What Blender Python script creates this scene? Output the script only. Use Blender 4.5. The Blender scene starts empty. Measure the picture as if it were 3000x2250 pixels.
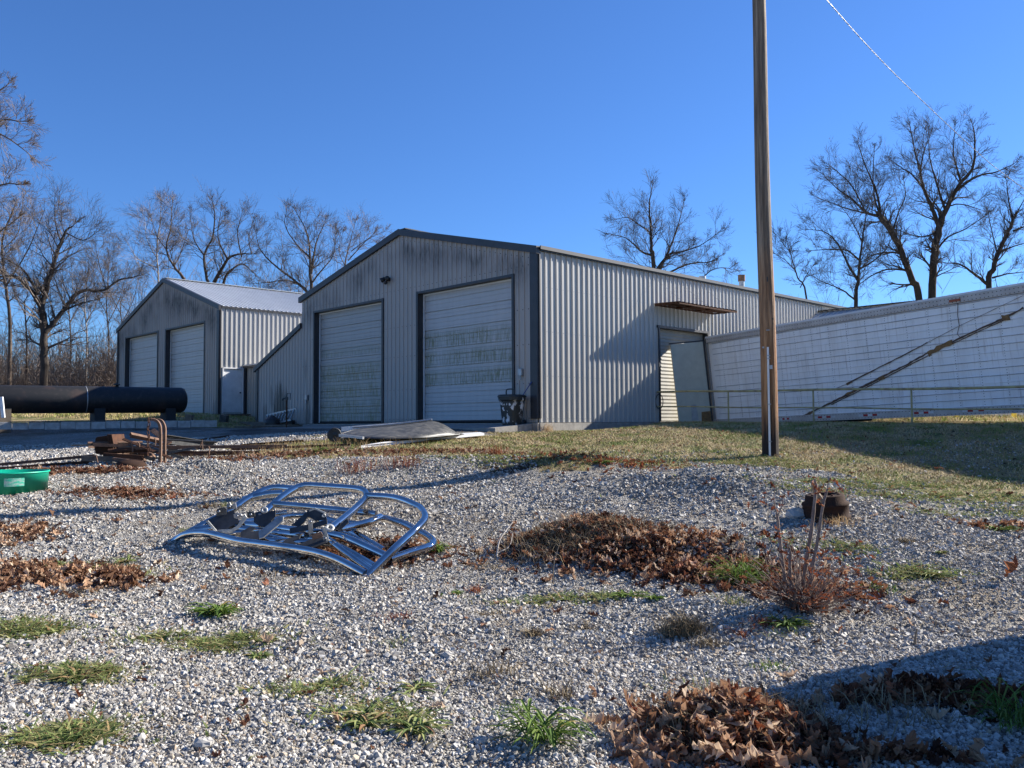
import bpy, math, random
import numpy as np
from mathutils import Vector, Matrix
R = math.radians
random.seed(11)
rng = np.random.default_rng(11)
sc = bpy.context.scene
COL = sc.collection
# ---------------------------------------------------------------- camera
cd = bpy.data.cameras.new('camera'); cam = bpy.data.objects.new('camera', cd); COL.objects.link(cam)
cd.sensor_width = 36; cd.lens = 29.76; cd.clip_start = .05; cd.clip_end = 3000
CM = Matrix.Rotation(R(92.61), 3, 'X') @ Matrix.Rotation(R(-.3), 3, 'Z')
cam.matrix_world = CM.to_4x4()
sc.camera = cam
# ---------------------------------------------------------------- light
SUNV = Vector((.8945, .447, 0)).normalized(); ELEV = R(29)
w = bpy.data.worlds.new('World'); sc.world = w; w.use_nodes = True
nt = w.node_tree; bg = nt.nodes['Background']; sky = nt.nodes.new('ShaderNodeTexSky')
sky.sky_type = 'NISHITA'; sky.sun_disc = False; sky.sun_elevation = ELEV
sky.sun_rotation = math.atan2(SUNV.x, SUNV.y); sky.air_density = 1.0; sky.dust_density = .1; sky.ozone_density = 8
tint = nt.nodes.new('ShaderNodeMix'); tint.data_type = 'RGBA'; tint.blend_type = 'MULTIPLY'; tint.inputs[0].default_value = 1; tint.inputs[7].default_value = (.92, 1.14, 1.42, 1)
nt.links.new(sky.outputs[0], tint.inputs[6]); nt.links.new(tint.outputs[2], bg.inputs[0]); bg.inputs[1].default_value = .05
sl = bpy.data.lights.new('sun', 'SUN'); sun = bpy.data.objects.new('sun', sl); COL.objects.link(sun)
sl.energy = 5.0; sl.angle = R(.53); sl.color = (1, .945, .86)
sdir = Vector((SUNV.x*math.cos(ELEV), SUNV.y*math.cos(ELEV), math.sin(ELEV)))
sun.rotation_euler = sdir.to_track_quat('Z', 'Y').to_euler(); sun.location = sdir*50
sc.view_settings.view_transform = 'Standard'; sc.view_settings.look = 'None'
sc.view_settings.exposure = 1.3; sc.view_settings.gamma = 1
sc.render.film_transparent = False
sc.cycles.max_bounces = 6; sc.cycles.diffuse_bounces = 3; sc.cycles.glossy_bounces = 3
# ---------------------------------------------------------------- where things stand
K = 3000/2212
def ray(vx, vy):
    return CM @ Vector(((vx*K-1500)/2480, -(vy*K-1125)/2480, -1))
def V(vx, vy, Y):
    d = ray(vx, vy); return d*(Y/d.y)
def on_plane(vx, vy, p, n):
    d = ray(vx, vy); return d*(Vector(p).dot(n)/d.dot(n))
# ---------------------------------------------------------------- tagging and linking
def tag(o, label=None, cat=None, group=None, kind=None):
    if label: o['label'] = label
    if cat: o['category'] = cat
    if group: o['group'] = group
    if kind: o['kind'] = kind
    return o
def empty(name, loc=(0, 0, 0), rot=None, label=None, cat=None, group=None):
    o = bpy.data.objects.new(name, None); COL.objects.link(o); o.location = loc; o.empty_display_size = .2
    if rot is not None: o.rotation_euler = rot
    return tag(o, label, cat, group)
def link(name, me, m, parent=None, loc=None):
    o = bpy.data.objects.new(name, me); COL.objects.link(o)
    if m is not None:
        for mm in (m if isinstance(m, (list, tuple)) else [m]): me.materials.append(mm)
    if parent: o.parent = parent
    if loc is not None: o.location = loc
    return o
class MB:
    """collects vertices and faces, then links them as one mesh"""
    def __init__(s): s.v = []; s.f = []; s.mi = []; s.sm = []
    def add(s, vs, fs, mi=0, smooth=False):
        b = len(s.v); s.v += [tuple(p) for p in vs]
        for f in fs: s.f.append([b+i for i in f]); s.mi.append(mi); s.sm.append(smooth)
    def box(s, c, d, rot=None, mi=0):
        c = Vector(c); x, y, z = [e/2 for e in d]
        vs = [Vector(p) for p in [(-x,-y,-z),(x,-y,-z),(x,y,-z),(-x,y,-z),(-x,-y,z),(x,-y,z),(x,y,z),(-x,y,z)]]
        if rot is not None: vs = [rot @ p for p in vs]
        s.add([c+p for p in vs], [(0,3,2,1),(4,5,6,7),(0,1,5,4),(1,2,6,5),(2,3,7,6),(3,0,4,7)], mi)
    def bar(s, p0, p1, wd, h, roll=0, mi=0):
        p0 = Vector(p0); p1 = Vector(p1); d = p1-p0; L = d.length
        q = d.to_track_quat('X', 'Z').to_matrix() @ Matrix.Rotation(roll, 3, 'X')
        s.box((p0+p1)/2, (L, wd, h), q, mi)
    def tube(s, pts, r, n=10, cap=True, mi=0, smooth=True):
        pts = [Vector(p) for p in pts]; m = len(pts)
        rs = r if isinstance(r, (list, tuple)) else [r]*m
        up = Vector((0, 0, 1)); vs = []; prev = None
        for i, p in enumerate(pts):
            t = (pts[min(i+1, m-1)]-pts[max(i-1, 0)]).normalized()
            if prev is None:
                a = t.cross(up)
                if a.length < 1e-3: a = t.cross(Vector((1, 0, 0)))
                a.normalize()
            else:
                a = prev-t*prev.dot(t); a.normalize()
            prev = a; b = t.cross(a)
            for k in range(n):
                an = 2*math.pi*k/n; vs.append(p+(a*math.cos(an)+b*math.sin(an))*rs[i])
        fs = [(i*n+k, i*n+(k+1) % n, (i+1)*n+(k+1) % n, (i+1)*n+k) for i in range(m-1) for k in range(n)]
        s.add(vs, fs, mi, smooth)
        if cap:
            s.add(vs[:n], [tuple(range(n))[::-1]], mi); s.add(vs[-n:], [tuple(range(n))], mi)
    def lathe(s, c, prof, n=24, axis=None, mi=0, smooth=True):
        c = Vector(c); q = (Vector(axis).to_track_quat('Z', 'Y').to_matrix() if axis is not None else Matrix.Identity(3))
        vs = [c+q @ Vector((r*math.cos(2*math.pi*k/n), r*math.sin(2*math.pi*k/n), z)) for r, z in prof for k in range(n)]
        m = len(prof)
        fs = [(i*n+k, i*n+(k+1) % n, (i+1)*n+(k+1) % n, (i+1)*n+k) for i in range(m-1) for k in range(n)]
        s.add(vs, fs, mi, smooth)
    def prism(s, pts, off, mi=0):
        pts = [Vector(p) for p in pts]; off = Vector(off); n = len(pts)
        s.add(pts+[p+off for p in pts], [tuple(range(n)), tuple(range(2*n-1, n-1, -1))]+[(i, n+i, n+(i+1) % n, (i+1) % n) for i in range(n)], mi)
    def build(s, name, m, parent=None, bevel=0, loc=None):
        me = bpy.data.meshes.new(name)
        if loc is not None:
            l = Vector(loc); s.v = [tuple(Vector(p)-l) for p in s.v]
        me.from_pydata(s.v, [], s.f)
        me.polygons.foreach_set('material_index', s.mi); me.polygons.foreach_set('use_smooth', s.sm); me.update()
        o = link(name, me, m, parent, loc)
        if bevel:
            b = o.modifiers.new('bevel', 'BEVEL'); b.width = bevel; b.segments = 2; b.limit_method = 'ANGLE'; b.angle_limit = R(40)
        return o
def np_mesh(name, v, f, m, parent=None, smooth=False, attr=None):
    """v (n,3), f (m,k) numpy arrays"""
    me = bpy.data.meshes.new(name); k = f.shape[1]
    me.vertices.add(len(v)); me.vertices.foreach_set('co', v.astype(np.float32).ravel())
    me.loops.add(f.size); me.loops.foreach_set('vertex_index', f.astype(np.int32).ravel())
    me.polygons.add(len(f)); me.polygons.foreach_set('loop_start', np.arange(0, f.size, k, dtype=np.int32))
    me.polygons.foreach_set('use_smooth', np.full(len(f), smooth))
    if attr is not None:
        a = me.color_attributes.new('mask', 'FLOAT_COLOR', 'POINT'); a.data.foreach_set('color', attr.astype(np.float32).ravel())
    me.update(calc_edges=True); me.validate()
    return link(name, me, m, parent)
def smooth_path(pts, n=6):
    pts = [Vector(p) for p in pts]; out = []
    P = [pts[0]*2-pts[1]]+pts+[pts[-1]*2-pts[-2]]
    for i in range(1, len(P)-2):
        for k in range(n):
            t = k/n; a, b, c, d = P[i-1], P[i], P[i+1], P[i+2]
            out.append(.5*((2*b)+(c-a)*t+(2*a-5*b+4*c-d)*t*t+(3*b-a-3*c+d)*t**3))
    out.append(pts[-1]); return out
# ---------------------------------------------------------------- materials
class NT:
    def __init__(s, name):
        s.m = bpy.data.materials.new(name); s.m.use_nodes = True; s.t = s.m.node_tree
        s.b = s.t.nodes['Principled BSDF']; s.tc = s.t.nodes.new('ShaderNodeTexCoord')
    def n(s, kind, **kw):
        x = s.t.nodes.new('ShaderNode'+kind)
        for k, v in kw.items(): setattr(x, k, v)
        return x
    def put(s, sock, v):
        if isinstance(v, bpy.types.NodeSocket): s.t.links.new(v, sock)
        elif v is not None:
            if hasattr(sock.default_value, '__len__') and not hasattr(v, '__len__'): v = [v]*len(sock.default_value)
            if sock.type == 'RGBA' and len(v) == 3: v = (*v, 1)
            sock.default_value = v
    def math(s, op, a, b=None, c=None, clamp=False):
        x = s.n('Math', operation=op); x.use_clamp = clamp
        s.put(x.inputs[0], a); s.put(x.inputs[1], b)
        if c is not None: s.put(x.inputs[2], c)
        return x.outputs[0]
    def mix(s, f, a, b, mode='MIX'):
        x = s.n('Mix', data_type='RGBA', blend_type=mode); s.put(x.inputs[0], f); s.put(x.inputs[6], a); s.put(x.inputs[7], b)
        return x.outputs[2]
    def mr(s, v, a, b, c=0., d=1.):
        x = s.n('MapRange'); s.put(x.inputs[0], v)
        for i, e in enumerate((a, b, c, d)): s.put(x.inputs[i+1], e)
        return x.outputs[0]
    def co(s, scale=(1, 1, 1), src=None, rot=None):
        x = s.n('Mapping'); s.put(x.inputs[0], src or s.tc.outputs['Object']); x.inputs[3].default_value = scale
        if rot: x.inputs[2].default_value = rot
        return x.outputs[0]
    def noise(s, scale=5, detail=3, vec=None, rough=.5):
        x = s.n('TexNoise'); s.put(x.inputs['Vector'], vec if vec is not None else s.tc.outputs['Object'])
        x.inputs['Scale'].default_value = scale; x.inputs['Detail'].default_value = detail; x.inputs['Roughness'].default_value = rough
        return x.outputs[0]
    def voro(s, scale, vec=None, feature='F1', rnd=1.):
        x = s.n('TexVoronoi', feature=feature); s.put(x.inputs['Vector'], vec if vec is not None else s.tc.outputs['Object'])
        x.inputs['Scale'].default_value = scale; x.inputs['Randomness'].default_value = rnd
        return x
    def ramp(s, f, stops, interp='LINEAR'):
        x = s.n('ValToRGB'); x.color_ramp.interpolation = interp; s.put(x.inputs[0], f); e = x.color_ramp.elements
        while len(e) < len(stops): e.new(.5)
        for i, (p, c) in enumerate(stops): e[i].position = p; e[i].color = (*c, 1) if len(c) == 3 else c
        return x.outputs[0]
    def bump(s, h, st=.3, dist=.01, nrm=None):
        x = s.n('Bump'); x.inputs['Strength'].default_value = st; x.inputs['Distance'].default_value = dist
        s.put(x.inputs['Height'], h)
        if nrm is not None: s.put(x.inputs['Normal'], nrm)
        s.t.links.new(x.outputs[0], s.b.inputs['Normal']); return x.outputs[0]
    def fin(s, col=None, rough=.6, metal=0, spec=None):
        s.put(s.b.inputs['Base Color'], col); s.put(s.b.inputs['Roughness'], rough); s.put(s.b.inputs['Metallic'], metal)
        if spec is not None: s.b.inputs['Specular IOR Level'].default_value = spec
        return s.m
def simple(name, c, rough=.6, metal=0, vary=.35, scale=4, c2=None, bump=0, bscale=40, stretch=(1, 1, 1), spec=None, lo=.3, hi=.7):
    t = NT(name); v = t.co(stretch)
    if c2 is None: c2 = tuple(e*(1-vary) for e in c)
    col = t.mix(t.mr(t.noise(scale, 4, v, .6), lo, hi), c, c2)
    if bump: t.bump(t.noise(bscale, 3, v), bump, .01)
    return t.fin(col, rough, metal, spec)
def wall_mat(name, base, gables=(), blobs=(), streak=.25):
    """painted ribbed steel: faint streaks, mildew hanging from the rakes, grime where it has a shape of its own"""
    t = NT(name); sp = t.n('SeparateXYZ'); t.put(sp.inputs[0], t.tc.outputs['Object']); X, Z = sp.outputs[0], sp.outputs[2]
    st = t.noise(1, 3, t.co((9, 9, .6)), .6)
    fine = t.noise(1, 4, t.co((26, 26, 1.1)), .65)
    big = t.noise(.7, 3)
    col = t.mix(t.mr(st, .35, .75, 0, streak), base, tuple(e*.62 for e in base))
    col = t.mix(t.mr(big, .35, .7, 0, .2), col, tuple(e*.75 for e in base))
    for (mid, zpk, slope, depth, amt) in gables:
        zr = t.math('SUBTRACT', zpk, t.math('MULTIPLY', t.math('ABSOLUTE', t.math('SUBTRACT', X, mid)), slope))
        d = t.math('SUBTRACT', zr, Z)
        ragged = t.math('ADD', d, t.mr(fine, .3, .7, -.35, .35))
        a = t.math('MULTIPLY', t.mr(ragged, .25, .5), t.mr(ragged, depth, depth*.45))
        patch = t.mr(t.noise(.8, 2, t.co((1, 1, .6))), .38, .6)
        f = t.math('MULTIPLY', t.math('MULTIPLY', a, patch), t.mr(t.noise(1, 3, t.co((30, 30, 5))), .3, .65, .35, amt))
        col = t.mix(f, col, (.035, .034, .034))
    for (x0, hw, z0, hz, amt) in blobs:
        dx = t.math('DIVIDE', t.math('SUBTRACT', X, x0), hw); dz = t.math('DIVIDE', t.math('SUBTRACT', Z, z0), hz)
        e = t.math('ADD', t.math('MULTIPLY', dx, dx), t.math('MULTIPLY', dz, dz))
        e = t.math('ADD', e, t.mr(fine, .25, .75, -.9, .9))
        col = t.mix(t.mr(e, 1.1, .5, 0, amt), col, (.06, .06, .052))
    return t.fin(col, .42, 0, .4)
def door_mat(name, bands=(), base=(.56, .57, .58)):
    """painted overhead door with algae hanging in bands"""
    t = NT(name); sp = t.n('SeparateXYZ'); t.put(sp.inputs[0], t.tc.outputs['Object']); Z = sp.outputs[2]
    fine = t.noise(1, 4, t.co((22, 22, 2.2)), .7); med = t.noise(1.2, 2, t.co((1, 1, .4)))
    col = t.mix(t.mr(t.noise(1, 3, t.co((6, 6, 1))), .35, .7, 0, .3), base, tuple(e*.72 for e in base))
    for (z0, z1, amt) in bands:
        zz = t.math('ADD', Z, t.mr(fine, .3, .7, -.12, .12))
        m = t.math('MULTIPLY', t.mr(zz, z0-.03, z0+.05), t.mr(zz, z1+.12, z1-.12))
        f = t.math('MULTIPLY', m, t.math('MULTIPLY', t.mr(fine, .42, .6, .1, 1), t.mr(med, .3, .5, .5, amt)))
        col = t.mix(f, col, (.17, .175, .09))
    return t.fin(col, .4, 0, .4)
M = {}
M['char'] = simple('charcoal_trim', (.035, .036, .042), .45, vary=.4)
M['side'] = wall_mat('side_steel', (.43, .42, .395), streak=.15)
M['roof'] = simple('roof_steel', (.50, .50, .50), .35, .0, vary=.2, scale=2)
M['concrete'] = simple('concrete', (.33, .31, .28), .85, vary=.4, scale=6, bump=.3)
M['dark'] = simple('dark_interior', (.02, .02, .022), .8)
M['black'] = simple('black_plastic', (.02, .021, .022), .45, vary=.3)
M['rust'] = simple('rusty_steel', (.10, .045, .025), .85, 0, scale=9, spec=.15, c2=(.045, .026, .02), bump=.4, bscale=60)
M['rustl'] = simple('pale_rusty_steel', (.20, .11, .065), .8, 0, scale=7, c2=(.08, .045, .03), bump=.3)
M['steel'] = simple('dull_steel', (.35, .35, .36), .38, .9, vary=.4, scale=12)
M['galv'] = simple('galvanised', (.45, .46, .47), .45, .6, vary=.3, scale=8)
M['dsteel'] = simple('black_steel_plate', (.035, .036, .037), .45, .5, c2=(.09, .09, .088), scale=8)
M['white'] = simple('white_paint', (.72, .72, .72), .45, vary=.12)
M['chrome'] = simple('chrome', (.70, .67, .64), .045, 1, c2=(.42, .41, .40), scale=5, stretch=(1, 1, 1))
M['wood'] = simple('grey_wood', (.20, .155, .11), .85, vary=.5, scale=4, stretch=(1, 1, 1), bump=.3)
M['yellow'] = simple('yellow_paint', (.62, .44, .04), .5)
M['railp'] = simple('pale_yellow_rail', (.46, .42, .20), .6, c2=(.22, .17, .09), scale=6)
M['drum'] = simple('drum_iron', (.05, .026, .016), .9, 0, scale=9, spec=.1, c2=(.035, .022, .018), bump=.4, bscale=60)
M['rail_bars'] = simple('old_rail_steel', (.07, .04, .03), .8, 0)
# ---------------------------------------------------------------- terrain
P0 = Vector((.73, 23.5, 0)); D1 = Vector((-.6927, .7212, 0)); D2 = Vector((.7212, .6927, 0)); N = -D1
AX = Vector((-.4948, .869, -.028)).normalized()
TB = Vector((8.2, 25.7, 0))
TN = Vector((-.869, -.4948, 0))
ctl = [(-500,1659,3.9),(0,1659,3.9),(1106,1659,3.9),(2212,1659,3.9),(2700,1659,3.9),(0,1450,5.3),(600,1450,5.3),(1106,1450,5.3),(1700,1450,5.25),(2212,1450,5.2),
 (0,1250,7.6),(500,1250,7.8),(1106,1250,7.8),(1700,1250,7.5),(2212,1250,7.4),(1790,1128,9.0),(1106,1150,9.6),(1106,1080,11.3),(1106,1020,13.3),(1106,985,15.3),
 (2212,1150,9.0),(2212,1080,10.8),(2212,1020,13),(1500,1080,11),(1500,1020,13),(1663,985,15),(1663,940,18),(1663,916,21.3),(1400,945,19),(1400,921,22.5),
 (1170,938,22.6),(2000,945,16.5),(2000,918,19.3),(2212,950,15.5),(2212,917,18.3),(1850,916,20.2),(250,1000,16),(0,1000,17),(-300,1000,17.5),(0,977,21.2),(250,962,20.3),(0,945,25),
 (250,935,26),(-300,945,25),(0,907,28.8),(250,905,31),(450,902,35),(473,899,37.5),(255,899,46.5),(0,896,45),(-400,900,34),(560,924,33.5),(650,923,31.5),(850,921,28),(1050,923,24.5),
 (800,940,19.5),(700,960,17.3),(450,948,22.3),(0,1080,10.6),(400,1080,11),(400,1150,9.4),(0,1150,9.2),(700,1020,13.2),(450,1000,15.3)]
cp = [tuple(V(*c)) for c in ctl]
cp += [(-5,0,-1.6),(5,0,-1.6),(0,-6,-1.6),(9,-3,-1.6),(-9,-3,-1.6),(9,5,-1.5),(-9,6,-1.45),(-40,60,.6),(0,70,.6),(40,60,.3),(60,30,.2),(-60,30,.4),(30,10,-.3),(-30,5,-1.2),
 (20,-12,-1.5),(-20,-12,-1.6),(0,-45,-1.6),(60,-40,-1),(-60,-40,-1.5),(18,30,.2),(14,33,.22),(20,24,.13),(25,27,.2),(17,15,-.3),(-20,45,.5),(5,40,.3),(-5,33,.0)]
for s_, z_ in ((0, -.27), (1.5, -.27), (3, -.22), (4.4, -.13), (5.6, -.03), (7.5, -.02)): p = P0+D2*s_+N*.5; cp.append((p.x, p.y, z_))
for s_ in (-14, -10, -6, -3, 0): p = TB+AX*s_+TN*.6; cp.append((p.x, p.y, -.07 if s_ > -5 else -.12))
cp = np.array(cp, float)
def tk(r2): return np.where(r2 > 1e-12, .5*r2*np.log(np.maximum(r2, 1e-12)), 0)
def tps(cp, lam=.03):
    n = len(cp); d = ((cp[:, None, :2]-cp[None, :, :2])**2).sum(-1)
    A = np.zeros((n+3, n+3)); A[:n, :n] = tk(d)+lam*np.eye(n); A[:n, n] = 1; A[:n, n+1:] = cp[:, :2]; A[n, :n] = 1; A[n+1:, :n] = cp[:, :2].T
    return np.linalg.solve(A, np.concatenate([cp[:, 2], np.zeros(3)]))
TW = tps(cp)
def vnoise(x, y, s, seed=0):
    x = x/s; y = y/s; xi = np.floor(x).astype(np.int64); yi = np.floor(y).astype(np.int64); fx = x-xi; fy = y-yi
    fx = fx*fx*(3-2*fx); fy = fy*fy*(3-2*fy)
    def h(a, b):
        k = (a*374761393+b*668265263+seed*974634777) & 0xffffffff; k = ((k ^ (k >> 13))*1274126177) & 0xffffffff
        return ((k ^ (k >> 16)) & 0xffff)/65535.
    return (h(xi, yi)*(1-fx)+h(xi+1, yi)*fx)*(1-fy)+(h(xi, yi+1)*(1-fx)+h(xi+1, yi+1)*fx)*fy
def base_z(x, y):
    x = np.atleast_1d(np.asarray(x, float)); y = np.atleast_1d(np.asarray(y, float)); z = np.zeros_like(x)
    for i in range(0, len(x), 40000):
        xs, ys = x[i:i+40000], y[i:i+40000]
        d = (xs[:, None]-cp[None, :, 0])**2+(ys[:, None]-cp[None, :, 1])**2
        z[i:i+40000] = tk(d) @ TW[:-3]+TW[-3]+TW[-2]*xs+TW[-1]*ys
    z = np.clip(z, -1.95, .8); r = np.hypot(x, y); f = np.clip((r-60)/40, 0, 1)
    return z*(1-f)+.45*f
humps = []   # x, y, height, sx, sy
def ground(x, y):
    x = np.atleast_1d(np.asarray(x, float)); y = np.atleast_1d(np.asarray(y, float)); z = base_z(x, y)
    for (hx, hy, h, sx, sy) in humps: z = z+h*np.exp(-((x-hx)/sx)**2-((y-hy)/sy)**2)
    near = np.clip((22-y)/8, 0, 1)
    z = z+near*((vnoise(x, y, .9, 1)-.5)*.05+(vnoise(x, y, .3, 2)-.5)*.02+(vnoise(x, y, .1, 3)-.5)*.012)
    # dock ramp cut where the trailer stands
    rx = x-TB.x; ry = y-TB.y
    along = rx*AX.x+ry*AX.y; lat = -(rx*TN.x+ry*TN.y)
    e = np.minimum(np.minimum(along+18.5, 3.7-along), np.minimum(lat+.28, 3.3-lat)); f = np.clip(e/.12, 0, 1)
    return z*(1-f)+np.minimum(z, -1.2)*f
def gz(x, y): return float(ground(x, y)[0])
def G(vx, vy, lo=3., hi=60.):
    """point of the ground seen in this direction"""
    d = ray(vx, vy); d = d/d.y; ys = np.arange(lo, hi, .08)
    z = ground(d.x*ys, ys)
    below = np.nonzero(d.z*ys <= z)[0]
    Y = ys[below[0]] if len(below) else hi
    return Vector((d.x*Y, Y, float(ground(d.x*Y, Y)[0])))
for (vx, vy, Y, h, sx, sy) in [(1180,1012,13.2,.17,1.7,.8),(900,1000,13.8,.11,1.3,.7),(1440,1050,11.6,.17,1.2,.7),(1600,1060,11.2,.12,.7,.6),(750,1100,10.4,.07,.9,.5),(1500,1330,6.6,.05,.8,.5),(900,1350,6.4,.04,.9,.4),(450,1012,13.4,.13,.55,.35),(520,1045,12.0,.07,.4,.3),(1290,1165,8.9,.14,.75,.55),
        (1520,1200,8.3,.10,.9,.4),(1560,1590,4.35,.055,.45,.3),(900,1075,11.0,.06,1.,.5),(330,1030,13.0,.06,.6,.4),(2000,1500,4.9,.06,.5,.3)]:
    p = V(vx, vy, Y); humps.append((p.x, p.y, h*1.5, sx, sy))
def axis(segs):
    out = []
    for a, b, s in segs: out += list(np.arange(a, b, s))
    return np.array(out+[segs[-1][1]])
gx = axis([(-600,-100,50),(-100,-30,5),(-30,-14,.6),(-14,-6,.14),(-6,6,.07),(6,14,.14),(14,30,.6),(30,100,5),(100,600,50)])
gy = axis([(-200,-20,20),(-20,2,1.2),(2,9,.07),(9,22,.13),(22,40,.4),(40,100,4),(100,1500,80)])
XX, YY = np.meshgrid(gx, gy); fx, fy = XX.ravel(), YY.ravel(); ZZ = ground(fx, fy)
# masks: r grass, g dark litter soil, b dark trodden drive
def inpoly(x, y, P):
    c = np.zeros(len(x), bool); n = len(P)
    for i in range(n):
        x1, y1 = P[i][:2]; x2, y2 = P[(i+1) % n][:2]
        if y1 == y2: continue
        c ^= ((y1 > y) != (y2 > y)) & (x < (x2-x1)*(y-y1)/(y2-y1)+x1)
    return c
gpoly = [G(*p) for p in [(2300,1110),(2212,1095),(2050,1070),(1900,1048),(1780,1020),(1640,1004),(1500,1003),(1350,1000),(1200,1002),(1050,992),(900,988),(700,986),(560,980),(470,972),(560,958),(700,950),(840,948)]]
gpoly = [tuple(p)[:2] for p in gpoly]+[tuple(V(1060,930,21))[:2], tuple(P0+D1*.6-D2*1.2)[:2], tuple(P0+D1*.3)[:2], tuple(P0+D2*6)[:2], (3, 60), (300, 300), (300, -20), (14, 3)]
apron = [tuple(P0+D1*a-D2*b)[:2] for a, b in [(-.1,-1),(-.1,1.7),(12,3.5),(17,2.5),(17,-1)]]
dpoly = [tuple(G(*p))[:2] for p in [(1080,938),(840,950),(680,951),(580,950)]]+[tuple(V(470,930,27))[:2], tuple(V(560,925,30))[:2], tuple(P0+D1*12-D2*.2)[:2], tuple(P0+D1*.5-D2*.2)[:2]]
def masks(x, y):
    wx = x+(vnoise(x, y, .8, 5)-.5)*.9+(vnoise(x, y, .25, 6)-.5)*.35; wy = y+(vnoise(x, y, .8, 7)-.5)*1.6+(vnoise(x, y, .25, 8)-.5)*.6
    g = inpoly(wx, wy, gpoly).astype(float)
    back = (wx*-.2+wy > 31.6) & (wx < 0) | (np.hypot(x, y) > 60) | (wy < -3)
    g = np.maximum(g, back.astype(float))
    dr = inpoly(wx, wy, dpoly).astype(float)*(.35+.65*vnoise(x, y, .7, 9))
    return g, dr
litter = []   # x, y, sx, sy, amount
for (vx, vy, sx, sy, a) in [(70,1235,.75,.42,1),(200,1250,.35,.3,.9),(20,1165,.5,.5,.9),(1270,1170,.75,.55,1),(1420,1210,.7,.42,1),(1560,1240,.6,.36,1),(1700,1270,.5,.33,1),(1590,1570,.42,.36,1),(1720,1630,.5,.25,1),
        (1950,1510,.5,.16,1),(2110,1530,.35,.2,1),(760,1200,.7,.3,.9),(880,1220,.4,.3,.8),(290,1065,.9,.4,.9),(420,1058,.6,.25,.5),(250,1022,1.1,.3,1),(1100,1012,1.3,.25,.55),(840,1185,.6,.35,.8),(1480,1380,.2,.14,.6),(1640,980,.5,.4,.3),(620,1240,.8,.15,.5),
 (165,1465,.24,.12,.9),(130,1600,.26,.13,.9),(480,1393,.33,.13,.9),(40,1370,.35,.22,.8),(2010,1252,.2,.1,.6),(1175,1615,.2,.1,.6),(470,1335,.18,.1,.7),(1050,1330,.25,.1,.4),(700,1560,.4,.12,.35),(1240,1300,.5,.1,.35),(1880,1190,.6,.2,.35),(600,1330,.4,.1,.3)]:
    p = G(vx, vy); litter.append((p.x, p.y, sx, sy, a))
dirt = []
for (vx, vy, sx, sy, a) in [(2010,1270,1.0,.5,.75),(2120,1180,.8,.4,.7),(1290,1308,.7,.2,.7),(820,1565,.5,.2,.7),(330,1390,.6,.2,.6),(1560,1105,.9,.4,.5),(720,1335,.7,.2,.55),(100,1300,.6,.2,.7),(640,1490,.5,.15,.6),(1880,1140,.8,.3,.6),(1130,1440,.6,.15,.5),(330,1560,.5,.12,.5),(1050,1120,1.2,.3,.5),(600,1120,.9,.25,.5),(1480,1480,.5,.15,.5)]:
    p = G(vx, vy); dirt.append((p.x, p.y, sx, sy, a))
gm, dm = masks(fx, fy); lm = np.zeros_like(fx)
for (hx, hy, sx, sy, a) in litter: lm = np.maximum(lm, a*np.exp(-((fx-hx)/sx)**2-((fy-hy)/sy)**2))
dd_ = np.zeros_like(fx)
for (hx, hy, sx, sy, a) in dirt: dd_ = np.maximum(dd_, a*np.exp(-((fx-hx)/sx)**2-((fy-hy)/sy)**2))
lm = np.clip((lm+(vnoise(fx, fy, .2, 12)-.5)*.4-.25)*2.2, 0, 1)
t = NT('ground_surface'); at = t.n('VertexColor'); at.layer_name = 'mask'; sp = t.n('SeparateColor'); t.put(sp.inputs[0], at.outputs[0])
gr, li, dv = sp.outputs[0], sp.outputs[1], sp.outputs[2]
v1 = t.voro(62); v2 = t.voro(70); cell = t.n('SeparateColor'); t.put(cell.inputs[0], v1.outputs['Color'])
gcol = t.ramp(cell.outputs[0], [(0, (.10, .10, .10)), (.35, (.24, .23, .21)), (.7, (.42, .40, .365)), (1, (.58, .56, .52))])
gap = t.mr(v1.outputs['Distance'], .45, .75)
gcol = t.mix(gap, gcol, (.17, .15, .12))
gcol = t.mix(t.mr(t.noise(1.6, 5, None, .65), .47, .64, 0, .75), gcol, (.17, .135, .095))
gcol = t.mix(t.mr(t.noise(.35, 3), .42, .65, 0, .35), gcol, (.23, .215, .19))
gcol = t.mix(t.mr(t.math('ADD', at.outputs['Alpha'], t.mr(t.noise(5, 4), .3, .7, -.3, .3)), .15, .7, 0, .85), gcol, t.ramp(t.noise(40, 3), [(.35, (.10, .075, .05)), (.65, (.27, .215, .15))]))
grs = t.ramp(t.noise(14, 5, None, .7), [(.3, (.06, .045, .022)), (.45, (.22, .17, .085)), (.6, (.36, .29, .16)), (.75, (.14, .16, .045))])
grs = t.mix(t.mr(t.noise(1.3, 4), .5, .62, 0, .8), grs, (.085, .11, .025))
col = t.mix(t.math('MULTIPLY', dv, t.mr(t.noise(1, 3, t.co((.35, 1.6, 1))), .35, .6, .45, 1)), gcol, (.045, .043, .042))
gate = t.mr(t.math('ADD', gr, t.mr(t.noise(3, 4), .3, .7, -.45, .45)), .35, .65)
col = t.mix(gate, col, grs)
col = t.mix(t.mr(t.math('ADD', li, t.mr(t.noise(9, 3), .3, .7, -.3, .3)), .3, .6), col, t.ramp(t.noise(25, 4), [(.35, (.02, .013, .009)), (.65, (.09, .05, .03))]))
t.bump(t.math('SUBTRACT', 1., t.mr(v1.outputs['Distance'], 0, .8)), .9, .02)
M['ground'] = t.fin(col, .95, 0, .2)
ny, nx = XX.shape; idx = np.arange(nx*ny).reshape(ny, nx)
F = np.stack([idx[:-1, :-1], idx[:-1, 1:], idx[1:, 1:], idx[1:, :-1]], -1).reshape(-1, 4)
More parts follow.
